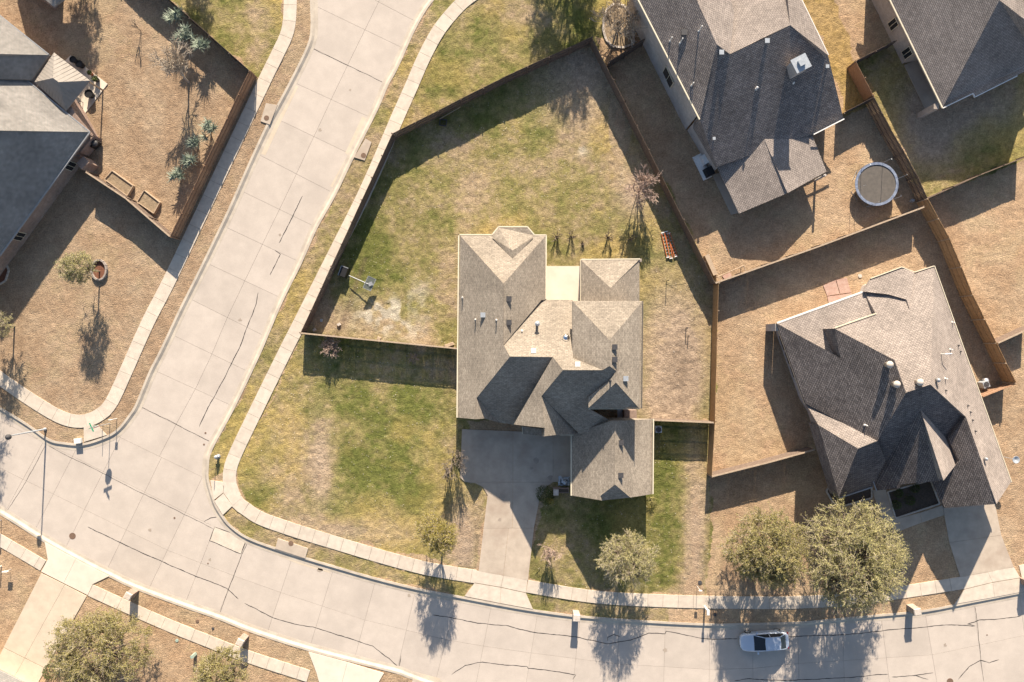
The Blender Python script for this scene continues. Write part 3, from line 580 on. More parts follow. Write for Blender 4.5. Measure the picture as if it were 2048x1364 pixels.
# covered patio
rp = h.face('N', .62, (1220, 520, 2.6), [(1162, 520), (1279, 519), (1221, 576)])
pr = h.at(rp, 1221, 576)
h.face('W', .62, pr, [(1162, 520), (1221, 576), (1221, 612), (1162, 612)]); h.face('E', .62, pr, [(1279, 519), (1279, 612), (1221, 612), (1221, 576)])
h.wall([(919, 471), (1091, 471), (1091, 600), (1146, 600), (1146, 830), (1100, 845), (915, 835)], 2.6)
h.wall([(984, 470), (998, 455), (1055, 455), (1068, 470), (1068, 500), (984, 500)], 2.6, .3)
h.wall([(1145, 602), (1285, 602), (1283, 817), (1177, 817), (1177, 720), (1145, 716)], 6.2, .35)
h.wall([(1143, 850), (1306, 840), (1305, 986), (1143, 990)], 2.6, .4)
h.wall([(1028, 830), (1160, 830), (1158, 866), (1090, 866), (1088, 846), (1030, 842)], 2.6, .3)
for x, y in ((1165, 523), (1276, 523)): MB().box(P(x, y, 1.25) + Vector((0, 0, 0)), (.3, .3, 2.5)).build('patio_post', M['brick_tan'], h.o, uv=True)
h.gutter([(917.5, 471), (914, 835)], 2.6); h.gutter([(919, 469.5), (984, 469.5)], 2.6); h.gutter([(984, 469.5), (997, 453.5), (1055, 453.5), (1069, 470), (1092.5, 470)], 2.6); h.gutter([(1092.5, 470), (1091.5, 600)], 2.6)
h.gutter([(1084, 599), (1145, 599)], 2.6); h.gutter([(1161.5, 519), (1280, 518)], 2.6); h.gutter([(1161.5, 519), (1161.5, 604)], 2.6); h.gutter([(1306.8, 838), (1305.8, 988)], 2.6); h.gutter([(1142.3, 870), (1142.3, 991)], 2.6)
h.gutter([(1177, 817.5), (1279, 817.5)], 5.75, w=.08); h.gutter([(1120, 870), (1163, 870)], 2.7, w=.08); h.gutter([(1045, 853), (1045, 868)], 2.7, w=.06); h.gutter([(1285.8, 602), (1283.8, 817)], 6.6, 'shingle_tan', .06)
for x, y in ((1018, 598), (1018, 645), (1229, 694), (1229, 719), (1242, 885), (1241, 950)): h.box_vent(x, y, 'dark')
for x, y in ((966, 630), (1251, 757)): h.box_vent(x, y, 'galv', .34)
for x, y in ((1067, 701), (1155, 728)): h.box_vent(x, y, 'white', .34)
for x, y in ((925, 595), (951, 639), (993, 640)): h.pipe(x, y, .62, .05, 'white')
h.pipe(1044, 662, .35, .06, 'white'); h.pipe(1221, 761, .5, .06, 'dark'); h.pipe(1074, 648, 1.15, .12, 'galv', True)
h.dome(1132, 676, .36, .3, 'chrome', .06)
p = P(1240, 827, .6); MB().box(p, (.5, .9, .12)).build('meter_box', M['galv'], h.o)
MB().box(P(1258, 829, .95), (1.2, 1.0, 1.9)).build('utility_wall', M['brick_red'], h.o, uv=True)

# garage doors onto the driveway court, front door and windows on the street side
gx0 = P(1143, 900, 2.6).x + .4
for y0, y1 in ((889, 914), (922, 947)):
    a, b_ = P(1143, y0, 1.1).y, P(1143, y1, 1.1).y; gd = MB().box((gx0 - .01, (a + b_) / 2, 1.08), (.06, abs(a - b_), 2.16)).build('garage_door', M['trim'], h.o)
    for k in range(4): MB().box((gx0 - .045, (a + b_) / 2, .3 + k * .54), (.03, abs(a - b_) - .1, .46)).build('door_panel', M['trim'], gd)
wy = P(1000, 835, 2.6).y + .42
for x0, x1 in ((935, 960), (985, 1010)):
    a, b_ = P(x0, 838, 1.5), P(x1, 838, 1.5); h.window((a.x, wy - .02, 0), (b_.x, wy - .02, 0), .8, 2.1, (0, -1))
gy = P(1220, 988, 2.6).y + .4
a, b_ = P(1195, 990, 1.5), P(1225, 990, 1.5); h.window((a.x, gy - .05, 0), (b_.x, gy - .05, 0), .8, 2.1, (0, -1))

# --- the right-hand house
h = House('house', 'right-hand house with grey-brown hip roof, dome vents and steep entry gable', (1790, 790), 19.8, 'shingle_deep_shade', 'brick_pale'); HB = h  # one roof: shade-coloured shingles on W and S slopes, grey on N and E
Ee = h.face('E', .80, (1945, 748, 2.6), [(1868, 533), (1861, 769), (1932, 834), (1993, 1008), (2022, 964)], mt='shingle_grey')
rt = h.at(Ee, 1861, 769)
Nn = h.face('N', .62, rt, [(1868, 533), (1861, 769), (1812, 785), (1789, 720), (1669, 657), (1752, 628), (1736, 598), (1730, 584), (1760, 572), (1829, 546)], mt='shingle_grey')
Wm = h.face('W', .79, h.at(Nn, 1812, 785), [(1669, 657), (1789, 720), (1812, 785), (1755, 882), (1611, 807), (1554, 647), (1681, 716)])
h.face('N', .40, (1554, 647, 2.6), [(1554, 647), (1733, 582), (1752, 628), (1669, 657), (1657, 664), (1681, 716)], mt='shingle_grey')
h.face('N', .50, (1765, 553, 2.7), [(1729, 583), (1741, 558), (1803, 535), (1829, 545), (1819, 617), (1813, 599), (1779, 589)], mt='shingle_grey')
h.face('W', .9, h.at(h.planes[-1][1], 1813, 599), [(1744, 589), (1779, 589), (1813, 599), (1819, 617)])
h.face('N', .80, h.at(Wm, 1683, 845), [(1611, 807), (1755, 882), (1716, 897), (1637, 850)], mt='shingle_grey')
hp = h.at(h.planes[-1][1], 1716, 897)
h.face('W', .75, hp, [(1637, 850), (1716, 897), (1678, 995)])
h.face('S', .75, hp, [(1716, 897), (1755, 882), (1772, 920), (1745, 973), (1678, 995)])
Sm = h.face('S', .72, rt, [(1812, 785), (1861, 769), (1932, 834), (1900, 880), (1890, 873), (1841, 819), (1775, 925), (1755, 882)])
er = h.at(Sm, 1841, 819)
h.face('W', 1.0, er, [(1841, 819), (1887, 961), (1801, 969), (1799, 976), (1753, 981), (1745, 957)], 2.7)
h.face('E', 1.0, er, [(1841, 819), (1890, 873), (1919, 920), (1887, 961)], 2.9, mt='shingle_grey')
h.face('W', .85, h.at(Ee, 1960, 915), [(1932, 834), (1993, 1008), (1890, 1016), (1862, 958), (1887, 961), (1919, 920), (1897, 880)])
h.wall([(1556, 648), (1733, 584), (1743, 560), (1803, 537), (1866, 535), (2018, 960), (1895, 1005), (1880, 965), (1750, 970), (1682, 990), (1640, 850), (1612, 806)], 2.6, .45)
h.gutter([(1554, 646), (1733, 581)], 2.62, 'white', .16); h.gutter([(1553, 648), (1610, 808)], 2.62); h.gutter([(1637, 851), (1678, 996)], 2.9); h.gutter([(1678, 996), (1745, 974)], 2.62, 'greymetal'); h.gutter([(1868.6, 532), (2022.8, 964)], 2.62, w=.07)
h.gutter([(1669, 656), (1752, 627)], 4.08, 'trim', .1); h.gutter([(1744, 957), (1753, 982)], 2.9, 'greymetal', .09); h.gutter([(1741, 557), (1803, 534), (1829, 544), (1868, 532)], 2.7, w=.08)
for x, y in ((1774, 729), (1788, 768), (1834, 764)): h.dome(x, y, .33, .26, 'stone', .45)
h.dome(1872, 760, .2, .26, 'greymetal', .3)
for x, y, hh, m_ in ((1916, 691, .35, 'dark'), (1920, 703, .35, 'dark'), (1900, 699, .5, 'white'), (1890, 757, .5, 'white'), (1891, 781, .35, 'dark'), (1935, 811, .35, 'dark'), (1940, 824, .35, 'dark'), (1945, 840, .3, 'dark'), (1904, 645, .5, 'white'), (1730, 850, .55, 'white'), (1950, 862, .35, 'dark')): h.pipe(x, y, hh, .055, m_)
for x, y in ((1968, 917),): h.dome(x, y, .17, .3, 'greymetal', .2)
p = h.roof_point(1882, 708); MB().tube([p + Vector((0, 0, -.1)), p + Vector((0, 0, .75))], .05).tube([p + Vector((-.1, 0, .75)), p + Vector((.55, .05, .75))], .06).build('flue_pipe', M['white'], h.o)
for k, (a, b) in enumerate((((1560, 672), (1570, 700)), ((1572, 705), (1580, 728)), ((1583, 735), (1590, 755)))):
    p, q = P(a[0], a[1], 1.4), P(b[0], b[1], 1.4); MB().bar(p + Vector((.12, 0, 0)), q + Vector((.12, 0, 0)), .1, 1.1).build('window', M['glass'], h.o)
MB().box(P(1549, 655, 1.3), (.8, .7, 2.6)).build('porch_column', M['brick_pale'], h.o, uv=True)

# --- the two-storey house at the top
h = House('house', 'two-storey house at the top with grey roof, white chimney cap and pale brick side wall', (1500, 190), 27.2, 'shingle_shade', 'brick_pale'); HC = h  # W and S slopes carry painted shade, N and E slopes stay grey
Wc = h.face('W', .60, (1338, 119, 5.3), [(1245, -63), (1380, -63), (1396, 6), (1434, 89), (1400, 239)], 5.0, mt='shingle_shade')
rc = h.at(Wc, 1434, 89)
h.face('E', .45, rc, [(1380, -63), (1396, 6), (1434, 89), (1460, 108), (1469, 23), (1440, -63)], 5.0, mt='shingle_grey')
Sc = h.face('S', .49, rc, [(1434, 89), (1460, 108), (1524, 79), (1580, 50), (1656, 110), (1687, 238), (1627, 268), (1434, 333), (1400, 239)], 2.42)
Nc = h.face('N', .45, h.at(Sc, 1520, 81), [(1469, 23), (1460, 108), (1580, 50), (1570, -63), (1440, -63)], 5.0, mt='shingle_grey')
h.face('E', .50, h.at(Sc, 1580, 50), [(1580, 50), (1656, 110), (1603, 0), (1575, -63), (1570, -63)], 4.5, mt='shingle_grey')
pz = h.at(Sc, 1530, 290).z
pw = h.face('W', .22, P(1524, 268, pz + .25), [(1434, 334), (1484, 310), (1524, 268), (1575, 386), (1528, 406), (1478, 427)], 2.3, mt='shingle_grey')
h.face('E', .22, P(1524, 268, pz + .25), [(1524, 268), (1536, 270), (1615, 246), (1653, 343), (1575, 386)], 2.3, mt='shingle_grey')
h.wall([(1260, -40), (1277, -2), (1400, 239), (1428, 130), (1450, -50)], 5.3, .3, 5.2)
ra, rb = h.at(Sc, 1397, 230), h.at(Sc, 1435, 333); ew = h.d['E'].to_3d(); MB().column([ra + ew * .26 - Vector((0, 0, .3)), rb + ew * .26 - Vector((0, 0, .3)), rb + ew * .6 - Vector((0, 0, .3)), ra + ew * .6 - Vector((0, 0, .3))], -.05).build('wall', M['brick_pale'], h.o, uv=True)
w2 = [(1404, 240), (1434, 330), (1627, 267), (1686, 236), (1650, 110), (1600, 0), (1500, 0)]
h.wall(w2, 2.7, .45, 2.05)
h.wall([(1480, 20), (1600, 0), (1650, 108), (1600, 125), (1520, 150)], 4.6, .35, 4.6)
h.gutter([(1244, -63), (1399, 239)], 5.32, 'trim', .12); h.gutter([(1400, 239), (1434, 333)], 3.9, 'trim', .06) if False else None
h.gutter([(1627, 269), (1688, 238)], 2.75, 'white', .1); h.gutter([(1603.5, 0), (1656.5, 110)], 4.6, 'white', .06)
# chimney with sheet-metal cap
cb = h.roof_point(1588, 140); MB().box((cb.x, cb.y, cb.z + .55), (1.25, 1.1, 2.1), math.radians(27)).build('chimney', M['brick_pale'], h.o, uv=True)
c2 = MB().box((cb.x, cb.y, cb.z + 1.62), (1.5, 1.35, .1), math.radians(27)); c2.box((cb.x, cb.y, cb.z + 1.75), (.55, .55, .3), math.radians(27)).build('chimney_cap', M['galv'], h.o)
for x, y, hh in ((1340, 82, 1.0), (1360, 86, 1.2), (1398, 62, 1.2), (1383, 171, .9)): h.pipe(x, y, hh, .05, 'white')
h.box_vent(1368, 66, 'dark', .4); h.box_vent(1442, 106, 'galv', .3); h.box_vent(1533, 83, 'galv', .3); h.box_vent(1653, 134, 'galv', .2); h.box_vent(1427, 278, 'galv', .15)
h.pipe(1512, 178, .4, .06, 'white', True); h.pipe(1587, 166, .3, .06, 'white')
a, b = P(1329, 138, 2.4), P(1344, 172, 2.4); n_ = h.d['W']
h.window((a.x, a.y, 0), (b.x, b.y, 0), 1.7, 3.2, n_)
for x, y in ((1651, 350), ): MB().tube([P(x, y, 2.4).xy.to_3d(), P(x, y, 2.4)], .12, 4).build('patio_post', M['brick_pale'], h.o)

# --- the left-hand house
h = House('house', 'left-hand house with smooth grey hip roof and red brick wall', (0, 300), 0, 'shingle_left', 'brick_red'); HA = h
dNE, dSE = (.635, .773), (.81, -.586)
NE = h.face(dNE, .85, (179, 264, 2.6), [(50, 158), (179, 264), (-120, 259), (-120, 156)])
SE = h.face(dSE, .85, (179, 264, 2.6), [(179, 264), (0, 511), (-120, 677), (-120, 259)])
h.face(dNE, .85, (98, 110, 2.75), [(98, 110), (-120, 105), (-120, -68)])
h.face(dSE, .85, (98, 110, 2.75), [(98, 110), (62, 160), (50, 158), (-120, 156), (-120, 105)])
h.wall([(178, 264), (0, 509), (-120, 672), (-120, -60), (96, 110)], 2.6, .4)
h.gutter([(50, 157), (180, 264)], 2.62, 'greymetal', .1); h.gutter([(180, 265), (0, 512)], 2.62, 'greymetal', .1); h.gutter([(98, 109), (-60, -17)], 2.77, 'greymetal', .09)
w0, w1 = P(178, 264, 2.6), P(0, 509, 2.6); e = (w1 - w0).normalized(); o_ = Vector((*dSE, 0)).normalized()
for f0, f1 in ((.235, .30), (.82, .885), ):
    L_ = (w1 - w0).length; a = w0 + e * L_ * f0 - o_ * .36; b = w0 + e * L_ * f1 - o_ * .36
    h.window((a.x, a.y, 0), (b.x, b.y, 0), .7, 2.1, dSE)
# brick barbecue nook and column at its corner
nk = MB()
for q in ([(172, 262), (204, 278), (202, 283), (170, 268)], [(198, 280), (204, 281), (178, 313), (172, 310)], [(148, 305), (178, 318), (176, 323), (147, 312)]): nk.prism([G(*p_) for p_ in q], 0, 1.5)
nk.build('nook_wall', M['brick_red'], h.o, uv=True)
MB().prism([G(*p_) for p_ in [(170, 268), (198, 281), (174, 308), (150, 302)]], 0, .12).build('nook_floor', M['drive'], h.o)
MB().box(P(176, 330, .9), (1.0, .8, 1.8), .7).build('brick_pier', M['brick_red'], h.o, uv=True)
grill = thing('barbecue_grill', 'black grill standing in the brick nook of the left-hand house', 'grill', P(190, 287, .12))
MB().box(P(190, 287, .55), (.9, .55, .85), .7).build('cabinet', M['black'], grill); MB().lathe(P(190, 287, .97), [(.32, 0), (.3, .15), (.18, .26), (.05, .3)], 12).build('lid', M['dark'], grill)

# --- the house in the upper right corner
h = House('house', 'upper right corner house with brown shingle roof, brick wall and grey porch', (1960, 60), 26.2, 'shingle_shade', 'brick_tan'); HD = h
Wd = h.face('W', .62, (1830, 104, 3.0), [(1749, -63), (2005, -63), (1999, 0), (1885, 215)], 2.75, mt='shingle_grey')
rd = h.at(Wd, 1999, 0)
Sd = h.face('S', .66, rd, [(1885, 215), (1999, 0), (2048, 38), (2100, 78), (2100, 118), (2034, 151), (1949, 193), (1946, 186)], 2.75, mt='shingle_grey')
h.face('E', .30, rd, [(1999, 0), (2048, 38), (2100, 78), (2140, -63), (2005, -63)], 2.75, mt='shingle_grey')
h.wall([(1751, -60), (1834, 112), (1868, 104), (1905, 178), (1946, 186), (2034, 150), (2100, 110), (2100, -60)], 3.0, .35)
h.gutter([(1748.5, -63), (1884.5, 216)], 3.02, 'trim', .11); h.gutter([(1885, 216.5), (1946, 187), (1949, 194.5), (2034, 152)], 3.0, 'white', .09)
MB().box(P(1856, 222, 1.4), (.5, .5, 2.8)).build('porch_column', M['brick_tan'], h.o, uv=True)
for f0, f1 in ((.33, .39), (.54, .6)):
    a = P(1748.5 + 136 * f0, -63 + 279 * f0, 3.0); b = P(1748.5 + 136 * f1, -63 + 279 * f1, 3.0); n_ = h.d['W']
    a -= n_.to_3d() * .31; b -= n_.to_3d() * .31
    h.window((a.x, a.y, 0), (b.x, b.y, 0), .8, 2.2, n_)

# --- slivers of two more houses at the frame's edge
h = House('house', 'brick corner of a house at the top left edge', (90, -20), -38, 'shingle_left', 'brick_red')
MB().prism([G(112, 20), G(64, -16), G(40, -110), G(126, -110), G(128, -6)], -.05, 2.7).build('wall', M['brick_red'], h.o, uv=True)
h.face('S', .25, (108, 10, 2.75), [(108, 14), (55, -30), (25, -100), (128, -110), (132, -10)], 2.6)
h = House('house', 'pale corner of a house at the bottom left edge', (20, 1390), -26, 'pale', 'brick_pale')
MB().prism([G(-20, 1336), G(86, 1386), G(60, 1500), G(-120, 1500), G(-120, 1336)], -.05, 2.6).build('wall', M['white'], h.o, uv=True)
h.face('N', .5, (40, 1362, 2.7), [(-30, 1328), (90, 1385), (60, 1500), (-120, 1500), (-120, 1290)], 2.5, mt='shingle_left')

# --- metal-roofed gazebo by the left-hand house
gz = House('gazebo', 'bronze metal hip-roofed gazebo on the left house patio', (125, 165), 0, 'seam', 'wood'); gz.o['category'] = 'gazebo'
c = [P(108, 105, 2.7), P(180, 161, 2.7), P(132, 222, 2.7), P(69, 164, 2.7)]; r1, r2 = P(106, 156, 4.0), P(117, 164, 4.0)
ribs = MB()
for q in ([c[0], c[1], r2, r1], [c[3], c[0], r1], [c[2], c[3], r1, r2], [c[1], c[2], r2]):
    MB().add([*q, *[v - Vector((0, 0, .06)) for v in q]], [tuple(range(len(q))), tuple(range(len(q), 2 * len(q)))[::-1]] + [(i, (i + 1) % len(q), len(q) + (i + 1) % len(q), len(q) + i) for i in range(len(q))]).build('roof_panel', M['seam'], gz.o)
    a, b = q[0], q[1]; n = 11; tr, tl = (q[2], q[-1])
    nrm = (b - a).cross(tl - a).normalized(); nrm *= (1 if nrm.z > 0 else -1); e = (b - a).normalized(); up = nrm.cross(e); up *= (1 if up.z > 0 else -1)
    for k in range(1, n):
        s = a.lerp(b, k / n); best = 99
        for u, v in ((b, tr), (tr, tl), (tl, a)):
            # distance along the slope until the seam meets the panel's edge
            U, V_ = Vector(((u - a).dot(e), (u - a).dot(up))), Vector(((v - a).dot(e), (v - a).dot(up))); x = (s - a).dot(e)
            if abs(U.x - V_.x) > 1e-6 and min(U.x, V_.x) <= x <= max(U.x, V_.x): y = U.y + (V_.y - U.y) * (x - U.x) / (V_.x - U.x); best = min(best, y) if y > .02 else best
        if best < 50: ribs.bar(s + nrm * .02, s + up * best + nrm * .005, .03, .03)
ribs.build('seam_ribs', M['seam'], gz.o, kind='stuff')
for q in c:
    m_ = q + (sum(c, Vector()) / 4 - q) * .1; MB().box((m_.x, m_.y, 1.33), (.13, .13, 2.66)).build('post', M['wood'], gz.o)

# ------------------------------------------------------------------ fences
def fence(label, tops, z=1.85, mt='fence_old', side=1, gap=.006, group='wooden privacy fences', cap=False):
    w = [P(x, y, z).xy.to_3d() for x, y in tops]; rr = random.Random(len(label) * 7 + int(tops[0][0]))
    root = thing('fence', label, 'fence', w[0], group=group); pk = MB()
    for a, b in zip(w[:-1], w[1:]):
        L_ = (b - a).length; d = (b - a).normalized(); n = Vector((-d.y, d.x, 0)) * side; s = 0
        while s < L_ - .04:
            wd = min(.138, L_ - s); hh = z + rr.uniform(-.02, .02) + .035 * math.sin(s * .9 + a.x)
            c = a + d * (s + wd / 2); x = (wd - (gap if rr.random() > .06 else gap * 2.4))
            pk.box((c.x, c.y, hh / 2 - .03), (x, .02, hh + .06), math.atan2(d.y, d.x)); s += .138
        for k, zz in enumerate((.35, z * .55, z - .22)):
            MB().bar(a + n * .035 + Vector((0, 0, zz)), b + n * .035 + Vector((0, 0, zz)), .04, .09).build('rail', M[mt], root)
        if cap: MB().bar(a + Vector((0, 0, z + .03)), b + Vector((0, 0, z + .03)), .14, .035).build('cap_board', M['wood'], root)
        m = max(1, round(L_ / 2.45))
        for k in range(m + 1):
            p = a + d * (L_ * k / m) + n * .09; MB().box((p.x, p.y, (z + .04) / 2), (.085, .085, z + .04), math.atan2(d.y, d.x)).build('post', M['wood' if mt == 'fence_new' else mt], root)
    pk.build('pickets', M[mt], root, kind='stuff'); return root
fence('dark weathered fence between the basketball yard and the diagonal sidewalk', [(785, 267), (601, 666)], side=-1)
fence('weathered fence along the top of the grassy back yard', [(785, 267), (1012, 152), (1183, 74)], side=-1)
fence('grey weathered fence between the grassy yard and the two-storey house', [(1183, 74), (1249, 203), (1346, 397), (1431, 567)], side=1)
fence('weathered fence across the lawn left of the centre house, pale top', [(601, 666), (915, 697)], side=-1, cap=True, gap=.007)
fence('short fence joining the garage to the right lot line, pale top', [(1306, 840), (1427, 845)], side=-1, cap=True, gap=.009)
fence('honey cedar fence right of the dirt side yard, thin bright posts', [(1437, 566), (1430, 842), (1424, 953)], mt='fence_new', side=1)
fence('dark-topped fence between the trampoline yard and the house below', [(1431, 566), (1640, 492), (1848, 414)], mt='fence_old', side=1, cap=True)
fence('fence running right from the trampoline corner to the frame edge', [(1856, 397), (1961, 350), (2060, 311)], side=1)
fence('slatted brown fence beside the trampoline', [(1747, 190), (1782, 258), (1809, 305), (1835, 352), (1856, 397)], mt='fence_old', side=-1, gap=.008)
fence('short orange-lit fence panel beside the upper right porch', [(1711, 122), (1747, 190)], mt='fence_red', side=1)
fence('fence joining the upper right house to the back fence', [(1711, 122), (1792, 80)], side=-1)
fence('short dark fence behind the two-storey house chimney corner', [(1747, 194), (1688, 225)], side=1)
fence('tall honey cedar fence right of the right-hand house', [(1856, 397), (1900, 477), (1946, 590), (1994, 686), (2033, 766)], mt='fence_new', side=-1, z=2.0)
fence('pale fence across the lot at the right edge', [(1996, 686), (2070, 652)], side=-1, cap=True)
fence('low sunlit brown fence joining the right-hand house to its cedar fence', [(1966, 794), (2033, 768)], mt='fence_red', side=1)
fence('pale fence below the tan yard left of the right-hand house', [(1424, 953), (1536, 925), (1630, 899)], side=-1, cap=True)
fence('stained brown fence facing the diagonal street', [(499, 141), (340, 473)], mt='fence_red', side=1)
fence('fence along the top of the left-hand back yard', [(499, 141), (340, 0), (190, -133)], mt='fence_old', side=1)
fence('pale-topped fence below the raised garden beds', [(340, 473), (252, 397), (172, 344)], mt='fence_old', side=-1, cap=True)
fence('leaning grey fence and gate joining the two-storey house', [(1217, 124), (1288, 77)], side=-1)

# ------------------------------------------------------------------ trees and shrubs
def tubes(A, B, R0, R1, n=4):
    """Many tapered sticks at once: arrays of start points, end points and radii."""
    A, B = np.asarray(A, float), np.asarray(B, float); R0, R1 = np.asarray(R0, float), np.asarray(R1, float)
    D = B - A; D /= np.maximum(1e-9, np.linalg.norm(D, axis=1))[:, None]
    ref = np.where(np.abs(D[:, 2:3]) < .9, np.array([[0, 0, 1.]]), np.array([[1., 0, 0]])); U = np.cross(D, ref); U /= np.linalg.norm(U, axis=1)[:, None]; W_ = np.cross(D, U)
    vs = []
    for X, R in ((A, R0), (B, R1)):
        for k in range(n):
            a = 2 * math.pi * k / n; vs.append(X + (U * math.cos(a) + W_ * math.sin(a)) * R[:, None])
    V_ = np.stack(vs, 1); m = len(A); base = (np.arange(m) * 2 * n)[:, None, None]
    q = np.array([[k, (k + 1) % n, n + (k + 1) % n, n + k] for k in range(n)])[None]
    return V_.reshape(-1, 3), (base + q).reshape(-1, 4)
def grow(p, d, L_, r, depth, rr, out, split=3, spread=.6, up=.12, shrink=.72):
    segs = 3; pos = np.array(p, float); d = np.array(d, float); r0 = r
    for k in range(segs):
        d = d + rr.normal(0, .10, 3) + np.array([0, 0, up]) * .3; d /= np.linalg.norm(d); q = pos + d * L_ / segs; r1 = r0 * .86
        out.append((pos.copy(), q.copy(), r0, r1, depth)); pos, r0 = q, r1
    if depth == 0: return
    for k in range(split + (rr.random() < .4)):
        dd = d + rr.normal(0, spread, 3); dd[2] += up; dd /= np.linalg.norm(dd)
        grow(pos if k < 2 else pos - d * L_ * rr.uniform(0, .5), dd, L_ * shrink * rr.uniform(.75, 1.15), r0 * .72, depth - 1, rr, out, split, spread, up, shrink)
def bare_tree(label, base, stems, L_, r, depth, mt='twig', seed=1, split=3, spread=.55, up=.25, lean=(0, 0), tilt=.25, name='bare_tree', cat='tree', group=None, zb=0):
    rr = np.random.default_rng(seed); b = P(*base) + Vector((0, 0, zb)); root = thing(name, label, cat, b, group=group); out = []
    for k in range(stems):
        a = 2 * math.pi * k / stems + rr.uniform(0, 1); d = np.array([math.cos(a) * tilt * (stems > 1) + lean[0], math.sin(a) * tilt * (stems > 1) + lean[1], 1.0]); d /= np.linalg.norm(d)
        grow((b.x + d[0] * .1, b.y + d[1] * .1, b.z - .05), d, L_, r, depth, rr, out, split, spread, up)
    for nm, sel, nn in (('trunk', lambda s: s[4] >= depth - 1, 6), ('crown', lambda s: s[4] < depth - 1, 4)):
        S = [s for s in out if sel(s)]; mr = .011 if stems >= 8 else .019
        if S:
            v, q = tubes([s[0] for s in S], [s[1] for s in S], [max(mr * 1.1, s[2] * (.7 if stems >= 8 else 1)) for s in S], [max(mr, s[3] * (.7 if stems >= 8 else 1)) for s in S], nn); np_mesh(nm, v, q, M[mt if nm == 'crown' else ('bark' if mt == 'twig_dark' else mt)], root)
    return root
def leaves(C_, n, size, rr, up=.5):
    """n leaf blades around the cluster centres C_."""
    N_ = rr.normal(0, 1, (n, 3)); N_[:, 2] = np.abs(N_[:, 2]) + up; N_ /= np.linalg.norm(N_, axis=1)[:, None]
    T = np.cross(N_, rr.normal(0, 1, (n, 3))); T /= np.linalg.norm(T, axis=1)[:, None]; Bv = np.cross(N_, T); s = size * rr.uniform(.6, 1.35, n)[:, None]
    v = np.stack([C_ - T * s, C_ - Bv * s * .42 + T * s * .1, C_ + T * s, C_ + Bv * s * .42 + T * s * .1], 1)
    return v.reshape(-1, 3), np.arange(n * 4).reshape(n, 4)
def leafy_tree(label, base, zc, r, rz, leaf, seed, clusters=260, per=46, size=.085, trunk_r=.16, bare=.25, twig='twig', name='leafy_tree', group=None, squash=(1, 1), offset=(0, 0)):
    rr = np.random.default_rng(seed); b = P(*base); root = thing(name, label, 'tree', b, group=group)
    c = np.array([b.x + offset[0], b.y + offset[1], zc]); segs = []; fork = np.array([b.x, b.y, max(.5, zc - rz * .75)])
    segs.append(((b.x, b.y, -.05), fork * [1, 1, .5], trunk_r * 1.15, trunk_r)); segs.append((fork * [1, 1, .5], fork, trunk_r, trunk_r * .9))
    # outline bumps: the crown's radius differs by direction
    lobes = rr.normal(0, 1, (16, 3)); lobes /= np.linalg.norm(lobes, axis=1)[:, None]; amp = rr.uniform(-.26, .24, 16)
    def rad(u): return 1 + (np.exp(4.5 * (u @ lobes.T - 1)) * amp).sum(1)
    u = rr.normal(0, 1, (clusters, 3)); u /= np.linalg.norm(u, axis=1)[:, None]; u[:, 2] = np.where(u[:, 2] < -.55, -u[:, 2], u[:, 2])
    rho = rr.uniform(.1, 1.0, clusters) ** .38 * rad(u) * rr.uniform(.9, 1.08, clusters)
    T = c + u * rho[:, None] * np.array([r * squash[0], r * squash[1], rz])
    # limbs to a few hubs, branches from the hubs to every cluster
    hubs = c + (lobes * [1, 1, .8])[:9] * np.array([r, r, rz]) * .48
    for hb in hubs:
        m_ = (fork + hb) / 2 + rr.normal(0, .15, 3); segs += [(fork, m_, trunk_r * .62, trunk_r * .45), (m_, hb, trunk_r * .45, trunk_r * .28)]
    near = np.argmin(((T[:, None] - hubs[None]) ** 2).sum(2), 1)
    A = hubs[near]; mid = (A + T) / 2 + rr.normal(0, .12 * r / 3, T.shape) + [0, 0, .08]
    sA = np.concatenate([np.array([s[0] for s in segs]), A, mid]); sB = np.concatenate([np.array([s[1] for s in segs]), mid, T])
    r0 = np.concatenate([[s[2] for s in segs], np.full(clusters, trunk_r * .2), np.full(clusters, trunk_r * .13)]); r1 = np.concatenate([[s[3] for s in segs], np.full(clusters, trunk_r * .13), np.full(clusters, .008)])
    v, q = tubes(sA, sB, r0, r1, 5); np_mesh('trunk', v, q, M['bark'], root)
    # fine twigs fanning out of each cluster
    nt = 7; out_dir = (T - c) / np.array([r, r, rz]); out_dir /= np.maximum(.05, np.linalg.norm(out_dir, axis=1))[:, None]
    TA = np.repeat(T, nt, 0); TD = np.repeat(out_dir, nt, 0) * .6 + rr.normal(0, .55, (clusters * nt, 3)); TD /= np.linalg.norm(TD, axis=1)[:, None]
    TB = TA + TD * rr.uniform(.25, .8, (clusters * nt, 1)) * (.55 + r / 6); v, q = tubes(TA, TB, np.full(len(TA), .014), np.full(len(TA), .006), 3); np_mesh('twigs', v, q, M[twig], root)
    # leaves sit along those twigs; the shaded underside of the crown is thinner
    dens = np.clip(1 - bare * (rr.random(clusters) < .5) - bare * 1.2 * (u[:, 1] < -.25), .12, 1)
    cnt = np.maximum(6, (per * 2.1 * dens * rr.uniform(.55, 1.35, clusters))).astype(int); ci = np.repeat(np.arange(clusters), cnt); n = len(ci)
    ti = ci * nt + rr.integers(0, nt, n); t = rr.uniform(.1, 1.1, (n, 1)); pos = TA[ti] + (TB[ti] - TA[ti]) * t + rr.normal(0, .055, (n, 3))
    v, q = leaves(pos, n, size * .72, rr); np_mesh('crown', v, q, M[leaf], root); return root
def cb(px, py, z):      # ground pixel below a crown centre seen at (px, py) at height z
    k = (H - z) / H; return (CX + (px - CX) * k, CY + (py - CY) * k)
leafy_tree('largest olive-green tree in front of the right-hand house', cb(1708, 1122, 4.6), 4.6, 4.75, 4.0, 'leaf_grey', 3, 760, 60, .085, .22, .2)
